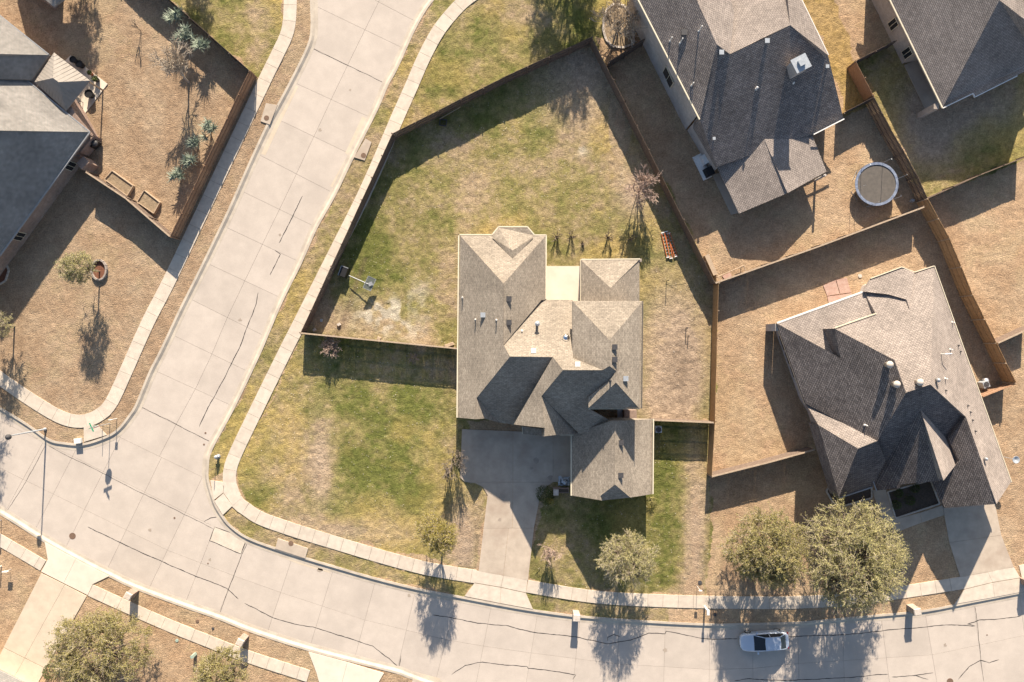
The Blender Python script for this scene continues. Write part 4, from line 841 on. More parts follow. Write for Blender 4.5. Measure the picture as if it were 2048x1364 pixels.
leafy_tree('rounded olive tree left of the largest one, by the tan lawn', cb(1530, 1106, 3.9), 3.9, 3.45, 3.2, 'leaf_olive', 5, 600, 64, .08, .17, .1)
leafy_tree('thin-leaved greyish tree on the shaded lawn below the garage', cb(1252, 1118, 3.3), 3.3, 2.75, 2.3, 'leaf_grey', 8, 330, 46, .075, .12, .32, squash=(1.12, .95))
leafy_tree('small yellow tree left of the driveway', cb(880, 1066, 3.5), 3.5, 1.95, 2.2, 'leaf_yellow', 11, 230, 56, .07, .1, .1)
leafy_tree('big olive tree beside the sunlit driveway at the lower left', cb(200, 1298, 3.8), 3.8, 4.0, 3.3, 'leaf_olive', 14, 540, 58, .085, .2, .15)
leafy_tree('olive tree cut off by the lower edge', cb(440, 1352, 3.4), 3.4, 2.6, 2.4, 'leaf_olive', 17, 260, 56, .08, .15, .15)
leafy_tree('small slender tree in a brick ring on the left lawn', (200, 543), 3.25, 1.45, 1.9, 'leaf_grey', 19, 150, 40, .075, .07, .2, offset=(-.15, 0))
leafy_tree('tree at the left edge, only a little foliage in view', cb(-8, 652, 2.6), 2.6, 1.2, 1.6, 'leaf_grey', 22, 110, 36, .07, .08, .2)
leafy_tree('tree standing just outside the left edge, shading the street', (-35, 770), 3.7, 2.4, 2.5, 'leaf_grey', 23, 240, 44, .08, .13, .2)
leafy_tree('evergreen just outside the top edge, shading the top lawn', (1140, -128), 4.3, 3.5, 3.0, 'leaf_green', 26, 420, 60, .09, .2, .05)
leafy_tree('tree just outside the top left edge, shading the back yard', (172, -120), 4.3, 1.6, 2.9, 'leaf_green', 27, 200, 44, .08, .12, .1)
leafy_tree('tree just outside the top edge left of the street', (400, -92), 2.9, 1.2, 1.6, 'leaf_green', 28, 130, 50, .08, .1, .1)
bare_tree('bare pale tree inside the left-hand back yard', (378, 165), 1, 2.0, .11, 4, 'twig', 31, 5, .5, .16)
bare_tree('thin bare sapling in the left-hand back yard near the top', (282, 62), 3, .8, .022, 2, 'twig_dark', 33, 2, .35, .4, tilt=.08)
bare_tree('bare many-stemmed tree at the left edge of the centre driveway', (906, 918), 8, 1.35, .05, 3, 'twig_dark', 35, 3, .42, .35, lean=(.3, .2), tilt=.45)
bare_tree('second bare shrub-like tree just below, left of the driveway', (897, 940), 5, .9, .03, 3, 'twig_dark', 36, 3, .4, .4, tilt=.3)
bare_tree('bare grey tree by the orange ladders in the back yard', (1277, 384), 7, 1.5, .045, 3, 'twig_pink', 37, 4, .45, .22, tilt=.5)
bare_tree('large tangled bare crape myrtle in a stone ring at the top', (1236, 60), 7, 1.7, .06, 3, 'twig', 39, 5, .45, .2, tilt=.7)
bare_tree('small pinkish bare tree on the lawn right of the driveway', (1099, 1098), 12, .95, .03, 3, 'twig_pink', 41, 3, .45, .3, tilt=.28)
bare_tree('round pinkish bare shrub in the shade below the long fence', (667, 692), 14, .72, .028, 3, 'twig_pink', 43, 4, .5, .2, tilt=.55, name='bare_shrub', cat='shrub')
bare_tree('smaller pinkish bare shrub in the fence shade', (828, 716), 9, .5, .02, 2, 'twig_pink', 45, 4, .5, .2, tilt=.5, name='bare_shrub', cat='shrub')
def rosette(label, px, py, r, seed, n=260, group='blue-green spiky shrubs', mt='leaf_blue', zt=0.0):
    rr = np.random.default_rng(seed); b = P(px, py); root = thing('spiky_shrub', label, 'shrub', b, group=group)
    k = 6; cen = rr.normal(0, r * .33, (k, 3)); cen[:, 2] = np.abs(cen[:, 2]) * 1.2 + .35 + zt
    ci = rr.integers(0, k, n); A = np.array(b) + cen[ci]; D = rr.normal(0, 1, (n, 3)); D[:, 2] = np.abs(D[:, 2]) * .8 + .1; D /= np.linalg.norm(D, axis=1)[:, None]
    B_ = A + D * rr.uniform(.4, .95, (n, 1)) * r; v, q = tubes(A, B_, np.full(n, .055), np.full(n, .008), 3); np_mesh('blades', v, q, M[mt], root)
    st = np.repeat(np.array([[b.x, b.y, -.02]]), k, 0); v, q = tubes(st, np.array(b) + cen, np.full(k, .04), np.full(k, .03), 5); np_mesh('stem', v, q, M['bark'], root)
for i, (x, y, r, lab) in enumerate(((365, 46, .85, 'blue-green spiky shrub nearest the top fence of the left yard'), (380, 80, .8, 'blue-green spiky shrub second from the top fence'), (415, 94, .85, 'blue-green spiky shrub right of the bare tree top'), (422, 268, .8, 'upper blue-green spiky shrub of the four by the street fence'), (397, 291, .7, 'second blue-green spiky shrub of the four by the street fence'), (392, 329, .8, 'third blue-green spiky shrub of the four by the street fence'), (363, 352, .8, 'lowest blue-green spiky shrub near the raised beds'))):
    rosette(lab, x, y, r * 1.15, 60 + i, zt=.9 if i < 3 else .25)
def bush(label, px, py, r, h, leaf, seed, n=900, size=.06, cat='shrub', name='shrub', zb=0.0, group=None):
    rr = np.random.default_rng(seed); b = P(px, py); root = thing(name, label, cat, (b.x, b.y, zb), group=group)
    u = rr.normal(0, 1, (n, 3)); u /= np.linalg.norm(u, axis=1)[:, None]; u[:, 2] = np.abs(u[:, 2]); lob = rr.normal(0, 1, (7, 3)); lob /= np.linalg.norm(lob, axis=1)[:, None]
    k = (.55 + .5 * rr.random(n) ** .5) * (1 + (np.exp(5 * (u @ lob.T - 1)) * rr.uniform(-.3, .3, 7)).sum(1))
    v, q = leaves(np.array((b.x, b.y, zb + .05)) + u * k[:, None] * [r, r, h], n, size, rr, .2); np_mesh('foliage', v, q, M[leaf], root)
    A = np.repeat(np.array([[b.x, b.y, zb - .02]]), 14, 0); v, q = tubes(A, np.array((b.x, b.y, zb)) + u[:14] * [r * .7, r * .7, h * .7], np.full(14, .018), np.full(14, .006), 4); np_mesh('stem', v, q, M['bark'], root)
bush('dark green shrub beside the shaded driveway and garage', 1091, 988, .85, 1.1, 'leaf_green', 71, 1300)
bush('small yellow-green shrub lit by a patch of sun near the garage', 1100, 1000, .35, .9, 'leaf_yellow', 72, 350)
bush('leggy shrub at the lower right corner of the garage', 1302, 1000, .6, .7, 'leaf_olive', 73, 350)
bush('green shrub at the foot of the big tree, lower left edge', 106, 1340, .8, .9, 'leaf_green', 74, 900)
for i, (x, y) in enumerate(((1795, 985), (1828, 975), (1818, 1000), (1790, 1008))):
    bush(('dark shrub in the entry bed, top left', 'dark shrub in the entry bed, top right', 'dark shrub in the entry bed, lower right', 'dark shrub in the entry bed, lower left')[i], x, y, .5, .6, 'leaf_green', 80 + i, 400)
for i, (x, y, lab) in enumerate(((1113, 474, 'leftmost dark stubby bush in the row behind the centre house'), (1142, 474, 'second dark stubby bush in the row behind the centre house'), (1216, 475, 'third dark stubby bush in the row behind the centre house'), (1260, 478, 'rightmost dark stubby bush in the row behind the centre house'), (1165, 487, 'tiny dark stump between the stubby bushes'))):
    k = .3 if i == 4 else 1
    bare_tree(lab, (x, y), 7, .5 * (k + .2), .045, 1, 'twig_dark', 90 + i, 4, .5, .2, tilt=.5, name='cut_back_shrub', cat='shrub', group='row of cut-back shrubs')

# ------------------------------------------------------------------ street furniture
# street lamp: tapered pole with a short arm and a dark lantern head
b = P(91, 858); t = thing('street_lamp', 'tall grey street lamp at the corner, throwing a long thin shadow across the street', 'street lamp', b)
MB().lathe(b, [(.16, 0), (.16, .12), (.085, .2), (.055, 5.0), (.05, 5.05)], 10).build('pole', M['galv'], t, smooth=True)
tp = b + Vector((0, 0, 5.0)); MB().tube([tp, tp + Vector((0, 0, .15)), tp + Vector((-.12, -.12, .22))], .035).build('arm', M['galv'], t)
MB().lathe(tp + Vector((-.12, -.12, -.05)), [(.14, 0), (.24, .1), (.27, .3), (.2, .42), (.06, .5)], 12).build('lantern', M['dark'], t)
# stop sign with street-name blades
b = P(220, 847); t = thing('stop_sign', 'red octagonal stop sign with green street-name blades on a thin pole', 'sign', b)
MB().tube([b, b + Vector((0, 0, 3.35))], .032, 6).build('pole', M['galv'], t)
oc = []; n_ = Vector((.42, -.9, 0)).normalized(); tx = Vector((n_.y, -n_.x, 0))
def plate(c, pts, th, name, mt, par, nrm=n_, ax=tx):
    f = [c + ax * x + Vector((0, 0, y)) + nrm * th / 2 for x, y in pts]; k = [v - nrm * th for v in f]; n = len(pts)
    return MB().add(f + k, [tuple(range(n)), tuple(range(n, 2 * n))[::-1]] + [(i, n + i, n + (i + 1) % n, (i + 1) % n) for i in range(n)]).build(name, M[mt], par)
oct_ = [(.38 * math.cos(math.pi / 8 + k * math.pi / 4), .38 * math.sin(math.pi / 8 + k * math.pi / 4)) for k in range(8)]
c = b + Vector((0, 0, 2.35)) + n_ * .05
plate(c, [(x * 1.03, y * 1.03) for x, y in oct_], .01, 'sign_border', 'white', t); pl = plate(c + n_ * .008, [(x * .95, y * .95) for x, y in oct_], .006, 'sign_face', 'stop_red', t)
def letters(txt, c, size, mt, par, nrm=n_, name='lettering'):
    cu = bpy.data.curves.new(name, 'FONT'); cu.body = txt; cu.size = size; cu.align_x = 'CENTER'; cu.align_y = 'CENTER'; cu.extrude = .002; cu.materials.append(M[mt])
    tmp = bpy.data.objects.new('tmp', cu); COL.objects.link(tmp); dg = bpy.context.evaluated_depsgraph_get(); me = bpy.data.meshes.new_from_object(tmp.evaluated_get(dg)); bpy.data.objects.remove(tmp); me.name = name
    ob = bpy.data.objects.new(name, me); COL.objects.link(ob); ob.parent = par; ob.location = c - Vector(ORG[par.name]); ob.rotation_euler = (math.pi / 2, 0, math.atan2(nrm.y, nrm.x) + math.pi / 2); return ob
letters('STOP', c + n_ * .016, .26, 'white', t)
for z, nn in ((2.95, Vector((.42, -.9, 0))), (3.2, Vector((.9, .42, 0)))):
    nn.normalize(); ax = Vector((nn.y, -nn.x, 0)); plate(b + Vector((0, 0, z)), [(-.45, -.1), (.45, -.1), (.45, .1), (-.45, .1)], .02, 'name_blade', 'sign_green', t, nn, ax)
def post(label, px, py, h_, r=.03, mt='white', plate_=None, name='marker_post', cat='post'):
    b = P(px, py); t = thing(name, label, cat, b); MB().tube([b, b + Vector((0, 0, h_))], r, 6).build('pole', M[mt], t)
    if plate_: MB().box(b + Vector((0, 0, h_ - plate_[1] / 2)), (plate_[0], .03, plate_[1])).build('plate', M['white'], t)
    return t
post('slim pale marker post just left of the stop sign', 206, 850, 1.35, .03, 'wood')
post('white-topped marker post right of the stop sign', 234, 837, 1.35, .035, 'white', (.28, .35))
post('thin marker post by the hydrant at the green corner', 431, 936, 1.1, .035, 'rust')
post('leaning thin post by the white mailbox below the tan lot', 1394, 1172, 1.5, .022, 'white', (.3, .3), 'yard_sign', 'sign')
post('lone thin pole in the back yard right of the patio', 1333, 562, 1.15, .04, 'dark', None, 'pole', 'pole')
post('short dark stake in the dirt side yard, upper', 1372, 656, .75, .045, 'dark', None, 'stake', 'stake'); post('short dark stake in the dirt side yard, lower', 1376, 672, .6, .045, 'dark', None, 'stake', 'stake')
post('thin grey post at the left edge by the street', 3, 1040, 1.6, .035, 'galv', (.2, .25)); post('small white yard sign at the lower left edge', 22, 1138, 1.0, .02, 'white', (.5, .4), 'yard_sign', 'sign')
post('thin white pipe at the lower left edge', 3, 1132, 1.0, .06, 'white', None, 'pipe', 'pipe')
# fire hydrant
b = P(437, 912); t = thing('fire_hydrant', 'silver fire hydrant on the corner grass strip', 'hydrant', b)
MB().lathe(b, [(.2, 0), (.2, .06), (.13, .08), (.13, .55), (.18, .58), (.18, .63)], 14).build('barrel', M['galv'], t); MB().lathe(b + Vector((0, 0, .63)), [(.17, 0), (.15, .1), (.08, .17), (.05, .24)], 14).build('bonnet', M['galv'], t)
for dx, dy in ((.24, 0), (-.24, 0), (0, -.26)): MB().tube([b + Vector((dx * .4, dy * .4, .45)), b + Vector((dx, dy, .45))], .07, 10).build('nozzle', M['galv'], t)
def solid(name, label, cat, px, py, parts, group=None):
    b = P(px, py); t = thing(name, label, cat, b, group=group)
    for nm, c, s, mt, rz in parts: MB().box((b.x + c[0], b.y + c[1], c[2]), s, rz, .94).build(nm, M[mt], t, uv=mt.startswith('brick'))
    return t
solid('utility_box', 'low white utility box at the left corner kerb', 'utility box', 159, 881, [('body', (0, 0, .18), (.62, .45, .36), 'white', .1), ('lid', (0, 0, .39), (.66, .5, .06), 'white', .1)])
solid('utility_pedestal', 'pale green cable pedestal on the dry lower lawn', 'utility box', 391, 1307, [('body', (0, 0, .38), (.26, .26, .76), 'greenbox', .4), ('cap', (0, 0, .8), (.3, .3, .08), 'greenbox', .4)])
def mailbox(label, px, py, rz, mt='brick_tan', w=.62, h_=1.35):
    b = P(px, py); t = thing('brick_mailbox', label, 'mailbox', b, group='brick pillar mailboxes')
    MB().box((b.x, b.y, h_ / 2), (w, w, h_), rz).build('pillar', M[mt], t, uv=True); MB().box((b.x, b.y, h_ + .035), (w + .1, w + .1, .07), rz, .8).build('cap', M['stone'], t)
    d = Vector((math.sin(rz), -math.cos(rz), 0)); MB().box((b.x + d.x * w / 2, b.y + d.y * w / 2, h_ - .35), (.24, .06, .24), rz).build('mail_door', M['dark'], t)
mailbox('pink-tan brick mailbox at the kerb below the bare pinkish tree', 1151, 1226, -.08); mailbox('brick mailbox beside the bleached driveway apron', 270, 1183, -.5, 'brick_red')
mailbox('brick mailbox on the strip at the lower left, second along the walk', 490, 1274, -.45, 'brick_red'); mailbox('brick mailbox at the kerb right of the largest tree', 1820, 1214, .18)
mailbox('brick mailbox at the right edge by the driveway', 2046, 1160, .2, 'brick_red')
b = P(1409, 1213); t = thing('white_mailbox', 'tall slim white mailbox post at the walk edge', 'mailbox', b)
MB().box((b.x, b.y, .7), (.16, .16, 1.4), 0).build('post', M['white'], t); MB().box((b.x, b.y - .1, 1.3), (.25, .5, .24), 0).build('box', M['white'], t)
# storm inlets with iron lids
for lab, q, m_ in (('storm drain inlet top left of the diagonal street', [(532, 206), (556, 210), (540, 250), (521, 243)], (533, 236)), ('storm drain inlet on the right of the diagonal street', [(731, 277), (744, 284), (730, 322), (708, 315)], (727, 311)), ('storm drain inlet below the front lawn', [(556, 1076), (617, 1096), (611, 1117), (550, 1097)], (582, 1087)), ('storm drain inlet at the lower edge left of centre', [(826, 1356), (880, 1370), (872, 1390), (820, 1374)], (850, 1372))):
    t = thing('storm_inlet', lab, 'storm drain', P(*q[0]), group='storm drain inlets'); MB().prism(inset([G(*p) for p in q], .02), -.2, .075).build('slab', M['drive'], t); MB().lathe(P(*m_, .07), [(.26, 0), (.26, .015), (.2, .02), (.18, .012), (.02, .018)], 20).build('lid', M['rust'], t)
for lab, x, y, r, mt in (('round dark meter lid in the lower grass strip', 426, 1257, .13, 'dark'), ('rusty ring lid in the lower grass strip', 395, 1242, .16, 'rust'), ('pale green lid in the dry lower lawn', 354, 1281, .16, 'greenbox'), ('round concrete lid in the yard above the red pavers', 1720, 552, .2, 'stone'), ('dark round meter lid beside the tan lawn post', 1400, 1165, .2, 'dark'), ('dark round lid in the kerb strip right of the white mailbox', 1430, 1229, .16, 'dark')):
    o = MB().lathe(P(x, y, .0), [(r, -.03), (r, .04), (r * .85, .05), (r * .8, .04), (.01, .045)], 18).build('meter_lid', M[mt], None, P(x, y)); o['label'] = lab; o['category'] = 'lid'

# ------------------------------------------------------------------ parked car (nose to the left)
def car(label, px, py, rz):
    b = P(px, py, -.12); t = thing('car', label, 'car', b); ca, sa = math.cos(rz), math.sin(rz)
    def X(x, y, z): return (b.x + x * ca - y * sa, b.y + x * sa + y * ca, b.z + z)
    # stations from nose to tail: x, half width at belt, half width at sill, belt height, sill height
    st = [(-2.40, .34, .34, .50, .36), (-2.33, .56, .56, .60, .26), (-2.15, .73, .73, .70, .20), (-1.8, .85, .86, .80, .19), (-1.05, .905, .915, .90, .19), (-.4, .91, .92, .94, .19), (.6, .91, .92, .95, .19), (1.3, .90, .915, .96, .19), (1.85, .87, .88, .98, .22), (2.15, .79, .80, .97, .28), (2.33, .64, .64, .88, .36), (2.40, .46, .46, .74, .42)]
    mb = MB(); ring = 9
    for x, wb, ws, zb, zs in st:
        mb.v += [X(x, y, z) for y, z in ((-ws * .9, zs), (-ws, zs + .12), (-ws * 1.0, (zs + zb) / 2), (-wb, zb - .09), (-wb * .88, zb), (0, zb + .035), (wb * .88, zb), (wb, zb - .09), (ws, (zs + zb) / 2), (ws, zs + .12), (ws * .9, zs))]
    k = 11; mb.f = [(i * k + j, (i + 1) * k + j, (i + 1) * k + (j + 1) % k, i * k + (j + 1) % k) for i in range(len(st) - 1) for j in range(k)] + [tuple(range(k)), tuple(range((len(st) - 1) * k, len(st) * k))[::-1]]
    mb.build('body', M['silver'], t)
    cab = lambda x, y, z: X(x, y, z)
    ws0, ws1, rf0, rf1, rw = -1.1, -.12, -.1, 1.35, 2.02          # windscreen foot and top, roof front and rear, rear glass foot
    MB().add([cab(rf0, -.60, 1.40), cab(rf0 - .05, 0, 1.43), cab(rf0, .60, 1.40), cab(rf1, .58, 1.40), cab(rf1 + .05, 0, 1.43), cab(rf1, -.58, 1.40), cab(rf0, -.63, 1.35), cab(rf0, .63, 1.35), cab(rf1, .61, 1.35), cab(rf1, -.61, 1.35), cab(.6, 0, 1.47), cab(.6, -.61, 1.42), cab(.6, .61, 1.42)],
             [(0, 11, 10, 1), (1, 10, 12, 2), (11, 5, 4, 10), (10, 4, 3, 12), (0, 6, 9, 5, 11), (2, 12, 3, 8, 7), (0, 1, 2, 7, 6), (5, 9, 8, 3, 4)]).build('roof', M['silver'], t)
    g = lambda q, nm: MB().add([cab(*v) for v in q] + [tuple(np.array(cab(*v)) - (0, 0, .03)) for v in q], [(0, 1, 2, 3), (7, 6, 5, 4), (0, 4, 5, 1), (1, 5, 6, 2), (2, 6, 7, 3), (3, 7, 4, 0)]).build(nm, M['glass'], t)
    g([(ws0, -.74, .925), (ws0, .74, .925), (ws1, .60, 1.395), (ws1, -.60, 1.395)], 'windscreen'); g([(rf1 + .02, -.57, 1.395), (rf1 + .02, .57, 1.395), (rw, .68, 1.0), (rw, -.68, 1.0)], 'rear_window')
    for s in (-1, 1):
        g([(ws0 + .12, s * .80, .94), (.36, s * .82, .95), (.36, s * .63, 1.36), (ws1 + .06, s * .625, 1.36)], 'side_window'); g([(.42, s * .82, .95), (rw - .12, s * .78, .98), (rf1 + .0, s * .605, 1.36), (.42, s * .63, 1.36)], 'side_window')
        p = MB()
        for a, c_ in (((ws0, s * .78, .93), (ws1, s * .625, 1.38)), ((ws1, s * .625, 1.385), (rf1, s * .61, 1.38)), ((rf1, s * .61, 1.38), (rw, s * .74, .99)), ((.39, s * .83, .95), (.39, s * .63, 1.37))): p.bar(cab(*a), cab(*c_), .06, .05)
        p.build('window_frame', M['silver'], t)
        m = MB().box(cab(-.78, s * 1.0, .98), (.14, .22, .14), rz).build('mirror', M['silver'], t)
        for x0, x1 in ((-.85, .38), (.42, 1.35)):
            d = MB().add([cab(x0, s * .925, .35), cab(x1, s * .925, .35), cab(x1, s * .917, .86), cab(x0, s * .915, .84)] + [cab(x0, s * .9, .35), cab(x1, s * .9, .35), cab(x1, s * .9, .86), cab(x0, s * .9, .84)], [(0, 1, 2, 3), (7, 6, 5, 4), (0, 4, 5, 1), (1, 5, 6, 2), (2, 6, 7, 3), (3, 7, 4, 0)]).build('door', M['silver'], t)
            MB().bar(cab(x1 - .3, s * .94, .78), cab(x1 - .1, s * .94, .78), .03, .03).build('handle', M['silver'], d)
        MB().add([cab(-2.3, s * .40, .62), cab(-2.16, s * .74, .66), cab(-1.85, s * .80, .765), cab(-2.1, s * .5, .74), cab(-2.3, s * .40, .57), cab(-2.2, s * .76, .6), cab(-1.85, s * .84, .72), cab(-2.1, s * .5, .69)], [(0, 1, 2, 3), (7, 6, 5, 4), (0, 4, 5, 1), (1, 5, 6, 2), (2, 6, 7, 3), (3, 7, 4, 0)]).build('headlight', M['lens'], t)
        MB().box(cab(2.27, s * .62, .8), (.16, .34, .16), rz).build('tail_light', M['red_lens'], t)
        for x in (-1.48, 1.42):
            c_ = Vector(cab(x, s * .80, .32)); ax = Vector((-sa, ca, 0)); wv = MB().tube([c_ - ax * .11, c_ + ax * .11], .325, 20).build('wheel', M['rubber'], t); MB().tube([c_ + ax * s * .105, c_ + ax * s * .122], .21, 14).build('rim', M['galv'], wv)
    MB().box(cab(2.38, 0, .62), (.03, .5, .14), rz).build('number_plate', M['white'], t); MB().box(cab(-2.37, 0, .45), (.05, .8, .16), rz).build('grille', M['black'], t)
car('silver sedan parked nose-left in the tree shade on the street', 1524, 1277, math.radians(4))

# ------------------------------------------------------------------ yard things
# trampoline
b = P(1744, 372); t = thing('trampoline', 'round trampoline with pale blue pad and safety-net poles', 'trampoline', b); R_ = 2.05
def ring_mesh(r0, r1, z0, z1, n=40):
    vs = [(b.x + r * math.cos(2 * math.pi * k / n), b.y + r * math.sin(2 * math.pi * k / n), z) for r, z in ((r0, z0), (r0, z1), (r1, z1), (r1, z0)) for k in range(n)]
    return MB().add(vs, [(j * n + k, ((j + 1) % 4) * n + k, ((j + 1) % 4) * n + (k + 1) % n, j * n + (k + 1) % n) for j in range(4) for k in range(n)])
MB().lathe(b, [(R_ - .1, .90), (R_ - .1, .915), (.02, .91)], 40).build('jumping_mat', M['net'], t)
ring_mesh(R_ - .15, R_ + .1, .92, .975).build('safety_pad', M['blue_pad'], t); ring_mesh(R_ - .03, R_ + .03, .86, .91).build('frame', M['galv'], t)
for k in range(6):
    a = 2 * math.pi * k / 6 + .25; p = b + Vector((math.cos(a) * (R_ + .12), math.sin(a) * (R_ + .12), 0))
    MB().tube([p, p + Vector((0, 0, 2.65)), p + Vector((-math.cos(a) * .15, -math.sin(a) * .15, 2.75))], .022, 6).build('net_pole', M['galv'], t)
    MB().tube([p + Vector((0, 0, .03)), b + Vector((math.cos(a + .5) * R_, math.sin(a + .5) * R_, .03))], .022, 6).build('leg', M['galv'], t)
# basketball hoop toppled on the grass: black base on edge, pole low over the ground, clear backboard
b = P(690, 545); t = thing('basketball_hoop', 'toppled basketball hoop with black base and clear backboard near the fence', 'basketball hoop', b)
MB().box((b.x, b.y, .4), (.75, 1.05, .8), -.35, .9).build('base', M['black'], t)
fr = MB(); cc, ss = math.cos(-.35), math.sin(-.35)
for u0, v0, u1, v1 in ((-.36, -.5, -.36, .5), (-.36, .5, .36, .5)): fr.bar((b.x + u0 * cc - v0 * ss, b.y + u0 * ss + v0 * cc, .8), (b.x + u1 * cc - v1 * ss, b.y + u1 * ss + v1 * cc, .8), .07, .07)
fr.build('base_rim', M['greymetal'], t)
p0, p1 = P(698, 551, .55), P(736, 568, .95); MB().tube([p0, p1], .045, 8).build('pole', M['greymetal'], t)
d = (p1 - p0).normalized(); ax = Vector((.42, .9, 0)).normalized(); nn = Vector((.25, -.12, .95)).normalized(); ty = nn.cross(ax).normalized(); c = P(739, 567, .85)
def board(c, w, hh, th, name, mt):
    q = [c + ax * x + ty * y + nn * s_ for s_ in (-th / 2, th / 2) for x, y in ((-w / 2, -hh / 2), (w / 2, -hh / 2), (w / 2, hh / 2), (-w / 2, hh / 2))]
    return MB().add(q, [(0, 1, 2, 3), (7, 6, 5, 4), (0, 4, 5, 1), (1, 5, 6, 2), (2, 6, 7, 3), (3, 7, 4, 0)]).build(name, M[mt], t)
board(c, 1.25, .8, .02, 'backboard', 'acryl')
fr = MB()
for s_ in (-1, 1): fr.bar(c + ax * s_ * .63 - ty * .4, c + ax * s_ * .63 + ty * .4, .05, .05); fr.bar(c - ax * .63 + ty * s_ * .4, c + ax * .63 + ty * s_ * .4, .05, .05)
fr.build('board_frame', M['greymetal'], t); MB().box(c - ty * .1 + nn * .05, (.4, .35, .06), .4).build('bracket', M['greymetal'], t)
rim = c - nn * .25; MB().tube([rim + nn * .22 * math.cos(a) + ax * .22 * math.sin(a) for a in np.linspace(0, 2 * math.pi, 17)], .012, 5).build('rim', M['rust'], t)
# orange ladders in a pile
for i, (dx, a0, L_, lab) in enumerate(((-.32, .22, 2.5, 'leftmost orange ladder in the pile near the back fence'), (0, .18, 2.7, 'middle orange ladder in the pile near the back fence'), (.36, .30, 2.4, 'rightmost orange ladder in the pile near the back fence'))):
    b = P(1337 + dx * 20, 490); t = thing('ladder', lab, 'ladder', b, group='orange ladders on the grass'); d = Vector((math.sin(a0), -math.cos(a0), 0)); n = Vector((d.y, -d.x, 0))
    for s in (-1, 1): MB().bar(b - d * L_ / 2 + n * s * .14 + Vector((0, 0, .08 + .02 * i)), b + d * L_ / 2 + n * s * .14 + Vector((0, 0, .08 + .02 * i)), .055, .09).build('side_rail', M['orange'], t)
    for k in range(8): c = b + d * (L_ * ((k + .5) / 8 - .5)) + Vector((0, 0, .08 + .02 * i)); MB().tube([c - n * .14, c + n * .14], .022, 6).build('rung', M['galv'], t)
    for s in (-1, 1): MB().box(b + d * s * L_ / 2 + Vector((0, 0, .1)), (.36, .1, .08), a0).build('end_cap', M['white'], t)
# raised beds
for lab, q in (('larger weedy raised wooden bed beside the pale-topped fence', [(228, 343), (270, 373), (258, 393), (213, 360)]), ('smaller raised wooden bed near the fence corner', [(292, 382), (323, 406), (311, 428), (278, 405)])):
    t = thing('raised_bed', lab, 'planter', P(*q[0]), group='raised wooden beds'); w = [P(*p) for p in q]
    for a_, c_ in zip(w, w[1:] + w[:1]): MB().bar(a_ + Vector((0, 0, .2)), c_ + Vector((0, 0, .2)), .07, .42).build('board', M['wood'], t)
    MB().prism(inset([tuple(p.xy) for p in w], .04), 0, .3).build('soil', M['soil'], t)
# brick tree ring, its mulch, and other edged beds
def edged(name, label, pts, mulch, edge='stone', hh=.16, w=.14, cat='flower bed'):
    t = thing(name, label, cat, P(*pts[0])); q = [P(*p) for p in pts]; MB().prism([tuple(p.xy) for p in q], -.05, .07).build('mulch', M[mulch], t)
    for a_, c_ in zip(q, q[1:] + q[:1]):
        n = max(1, int((c_ - a_).length / .3))
        for k in range(n): u, v = a_.lerp(c_, (k + .04) / n), a_.lerp(c_, (k + .96) / n); MB().bar(u + Vector((0, 0, hh / 2)), v + Vector((0, 0, hh / 2)), w, hh + random.uniform(-.02, .02)).build('edging_stone', M[edge], t)
    return t
edged('tree_ring', 'brick ring of red mulch round the slender tree', [(200 + 15 * math.cos(a), 540 + 20 * math.sin(a)) for a in np.linspace(0, 2 * math.pi, 15)[:-1]], 'mulch', 'brick_red', .3, .16)
edged('flower_bed', 'red mulched bed at the corner of the left-hand house', [(-30, 530), (12, 525), (19, 540), (12, 562), (-4, 571), (-30, 575)], 'mulch', 'stone')
edged('flower_bed', 'dark bed with round shrubs between entry and garage', [(1774, 983), (1790, 1036), (1878, 1007), (1860, 960)], 'mulch_dark', 'stone')
edged('flower_bed', 'dark curved bed in front of the left window of the right-hand house', [(1660, 965), (1652, 982), (1664, 1003), (1680, 1013), (1742, 995), (1742, 970)], 'mulch_dark', 'stone')
edged('flower_bed', 'pale stone edged bed under the tangled bare crape myrtle', [(1207, 40), (1206, 60), (1212, 80), (1224, 93), (1246, 96), (1268, 88), (1262, 30), (1248, 12), (1228, 8), (1214, 18)], 'soil', 'stone', .14, .2)
# patio pots and seats by the gazebo
def pot(label, px, py, r, h_, plant=None, seed=1, mt='black'):
    b = P(px, py, .06); t = thing('planter_pot', label, 'planter', b, group='patio planters'); MB().lathe(b, [(r * .7, 0), (r, h_), (r * 1.05, h_), (r * .9, h_), (r * .85, h_ - .08), (.01, h_ - .08)], 14).build('pot', M[mt], t)
    if plant:
        rr = np.random.default_rng(seed); n = 160; u = rr.normal(0, 1, (n, 3)); u[:, 2] = np.abs(u[:, 2]); u /= np.linalg.norm(u, axis=1)[:, None]; v, q = leaves(np.array(b) + [0, 0, h_] + u * r * rr.uniform(.3, 1.3, (n, 1)), n, .07, rr); np_mesh('plant', v, q, M[plant], t)
pot('dark round pot nearest the upper end of the gazebo patio', 152, 123, .33, .55); pot('second dark round pot on the gazebo patio', 165, 132, .36, .6); pot('small terracotta pot with red top on the gazebo patio', 185, 149, .2, .5, 'leaf_green', 2, 'terracotta')
pot('planted pot at the right corner of the gazebo patio', 196, 161, .28, .5, 'leaf_green', 3); pot('large dark round pot at the lower side of the gazebo patio', 184, 191, .42, .6)
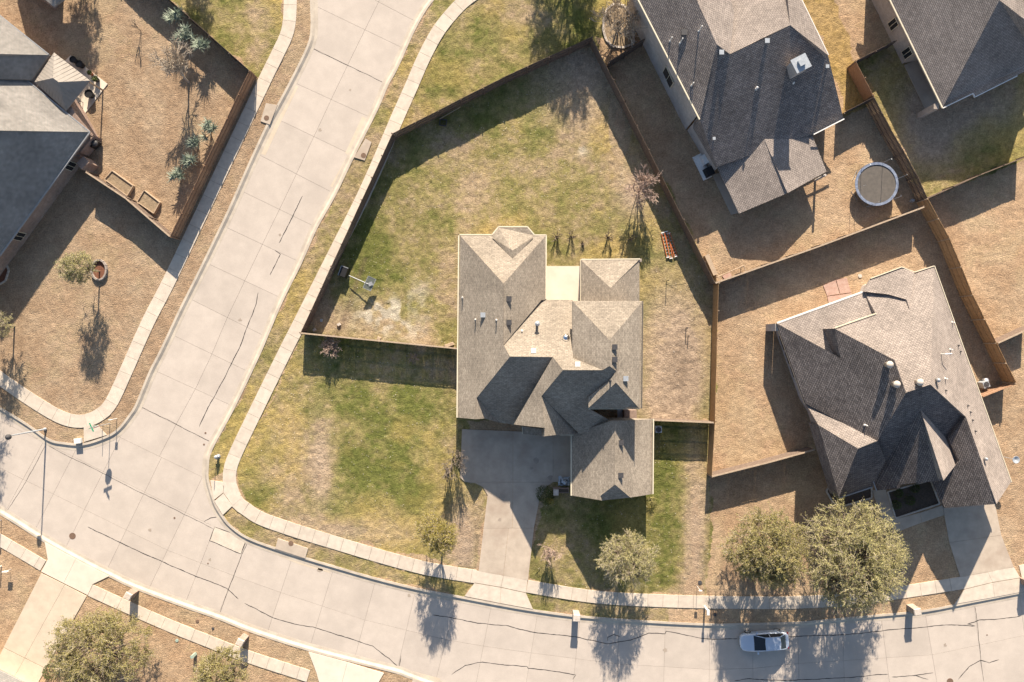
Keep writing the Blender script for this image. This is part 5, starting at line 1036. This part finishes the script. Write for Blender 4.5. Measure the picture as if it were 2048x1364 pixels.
def chair(label, px, py, rz):
    b = P(px, py, .06); t = thing('patio_chair', label, 'chair', b, group='patio seats'); d = Vector((math.cos(rz), math.sin(rz), 0)); n = Vector((-d.y, d.x, 0))
    MB().box(b + Vector((0, 0, .42)), (.5, .5, .06), rz).build('seat', M['dark'], t); MB().box(b - d * .26 + Vector((0, 0, .68)), (.06, .5, .55), rz).build('backrest', M['dark'], t)
    for s in (-1, 1):
        for e in (-1, 1): MB().box(b + d * .22 * s + n * .22 * e + Vector((0, 0, .2)), (.04, .04, .4), rz).build('leg', M['dark'], t)
chair('dark patio chair at the lower edge of the gazebo', 160, 204, .6); chair('second dark patio chair near the gazebo post', 152, 222, 2.2)
# heat pump on its pad, air conditioner units
solid('heat_pump', 'white equipment pad with dark unit beside the two-storey house', 'air conditioner', 1408, 335, [('pad', (-.2, .05, .06), (.95, 2.6, .12), 'white', .45), ('unit', (.35, -.55, .5), (.8, .9, .85), 'black', .45), ('cabinet', (-.1, .65, .45), (.55, 1.0, .75), 'white', .45)])
def ac(label, px, py, rz=0.0):
    b = P(px, py); t = thing('air_conditioner', label, 'air conditioner', b, group='air conditioner units'); MB().box((b.x, b.y, .42), (.62, .62, .84), rz).build('cabinet', M['galv'], t); MB().lathe(b + Vector((0, 0, .84)), [(.27, 0), (.27, .03), (.24, .035), (.1, .02), (.08, .05), (.01, .05)], 18).build('fan_guard', M['dark'], t)
ac('small air conditioner beside the garage and the shaded fence', 1314, 857); ac('air conditioner beside the low brown fence at the right', 1962, 768, .35)
o = MB().lathe(P(1968, 760, 0), [(.22, 0), (.24, .45), (.2, .5), (.02, .55)], 14).build('water_barrel', M['white'], None, P(1968, 760)); o['label'] = 'small white barrel next to the right-hand air conditioner'; o['category'] = 'barrel'
b = P(2000, 912, 0); t = thing('satellite_dish', 'small grey dish on a pole beside the right-hand eave', 'dish', b); MB().tube([b, b + Vector((0, 0, 2.2))], .035, 6).build('pole', M['galv'], t); MB().lathe(b + Vector((0, 0, 2.15)), [(.05, 0), (.28, .08), (.36, .18), (.34, .19), (.02, .06)], 16).build('reflector', M['galv'], t)
# kennel frame in the fence corner, with red mat and board
t = thing('dog_run', 'pale pipe-framed pen with red mat in the fence corner', 'pen', P(1445, 558)); q = [(1430, 555), (1482, 533), (1486, 545), (1441, 566)]; w = [P(*p) for p in q]
for a_, c_ in zip(w, w[1:] + w[:1]): MB().tube([a_ + Vector((0, 0, .9)), c_ + Vector((0, 0, .9))], .045, 6).build('top_rail', M['wood'], t); MB().tube([a_, a_ + Vector((0, 0, .95))], .045, 6).build('post', M['wood'], t)
MB().prism([G(1444, 552), (G(1460, 545)), G(1464, 554), G(1450, 560)], 0, .07).build('mat', M['red_pave'], t)
o = MB().bar(P(1412, 510, .25), P(1430, 550, .25), .45, .5).build('timber_box', M['wood'], None, P(1420, 530)); o['label'] = 'long low timber box along the fence in the trampoline yard corner'; o['category'] = 'box'
# things piled by the garage door
b = P(1128, 962, .06); t = thing('tarp_pile', 'crumpled pale blue tarp over odds and ends by the garage', 'tarp', b); rr = np.random.default_rng(5); mb = MB(); n = 9
for j in range(n):
    for i in range(n): u, v = i / (n - 1) - .5, j / (n - 1) - .5; mb.v.append((b.x + u * 1.15 + rr.normal(0, .03), b.y + v * .9 + rr.normal(0, .03), b.z + max(0, .75 * (1 - (2 * u) ** 2) * (1 - (2 * v) ** 2)) + rr.normal(0, .06) + .03))
mb.f = [(j * n + i, j * n + i + 1, (j + 1) * n + i + 1, (j + 1) * n + i) for j in range(n - 1) for i in range(n - 1)]; mb.build('sheet', M['tarp'], t)
MB().box((b.x - .05, b.y, .35), (.7, .5, .6)).build('crate', M['dark'], t)
solid('brick_planter', 'low brick planter box at the garage corner, in shade', 'planter', 1122, 979, [('wall', (0, 0, .3), (1.6, .5, .6), 'brick_red', 0), ('soil', (0, 0, .62), (1.4, .34, .06), 'mulch_dark', 0)])
solid('gate_pier', 'squat pale pier at the left end of the brick planter', 'pillar', 1111, 981, [('pier', (0, 0, .45), (.45, .55, .9), 'stone', 0), ('cap', (0, 0, .93), (.52, .62, .06), 'stone', 0)])
# bits left lying about
for i, (lab, x, y, s, mt) in enumerate((('dark framed crate on the grass under the top fence', 886, 246, (.75, .6, .3), 'dark'), ('pale scrap by the fence corner of the basketball yard', 629, 660, (.35, .3, .15), 'stone'), ('small pale scrap in the fence shade of the basketball yard', 643, 641, (.3, .25, .12), 'galv'), ('pale rock on the grass above the long fence', 678, 649, (.3, .35, .2), 'stone'), ('broken pale board above the long fence', 758, 677, (.4, .35, .1), 'wood'), ('stack of pale sticks against the centre house wall', 898, 690, (1.0, .35, .15), 'wood'), ('bucket-like tub by the trampoline corner fence', 1823, 402, (.3, .3, .35), 'galv'))):
    b = P(x, y); a_ = i * .7; mb = MB().box((b.x, b.y, s[2] / 2), s, a_, .8)
    if i == 0: mb = MB().bar(b + Vector((-.35, -.25, .15)), b + Vector((.3, -.35, .15)), .06, .3).bar(b + Vector((-.35, -.25, .15)), b + Vector((-.25, .35, .15)), .06, .3).bar(b + Vector((.3, -.35, .15)), b + Vector((.4, .25, .15)), .06, .3).bar(b + Vector((-.25, .35, .15)), b + Vector((.4, .25, .15)), .06, .3)
    o = mb.build(('crate', 'scrap', 'scrap', 'rock', 'board', 'stick_pile', 'tub')[i], M[mt], None, b); o['label'] = lab; o['category'] = ('crate', 'scrap', 'scrap', 'rock', 'board', 'sticks', 'tub')[i]
o = MB().bar(P(879, 238, .6), P(921, 214, .6), .05, .1).build('board', M['wood'], None, P(900, 226)); o['label'] = 'long thin pale board leaning along the top fence'; o['category'] = 'board'
# fallen leaves and dry litter: far too many to count
rr = np.random.default_rng(77); n = 7000; lx, ly = rr.uniform(470, 1430, n), rr.uniform(140, 1190, n)
ok = (inside(yard, lx, ly) | inside(front, lx, ly) | inside(fr_right, lx, ly)) & ~inside([(915, 460), (1310, 460), (1310, 1000), (915, 850)], lx, ly) & (rr.random(n) < .25 + .75 * vnoise(lx, ly, 60, 3))
pos = np.array([tuple(P(a, c_, .045)) for a, c_ in zip(lx[ok], ly[ok])]); v, q = leaves(pos, len(pos), .05, rr, 2.5)
o = np_mesh('fallen_leaves', v, q, M['stone']); o['kind'] = 'stuff'; o['label'] = 'scattered pale fallen leaves on the patchy lawns'; o['category'] = 'leaf litter'
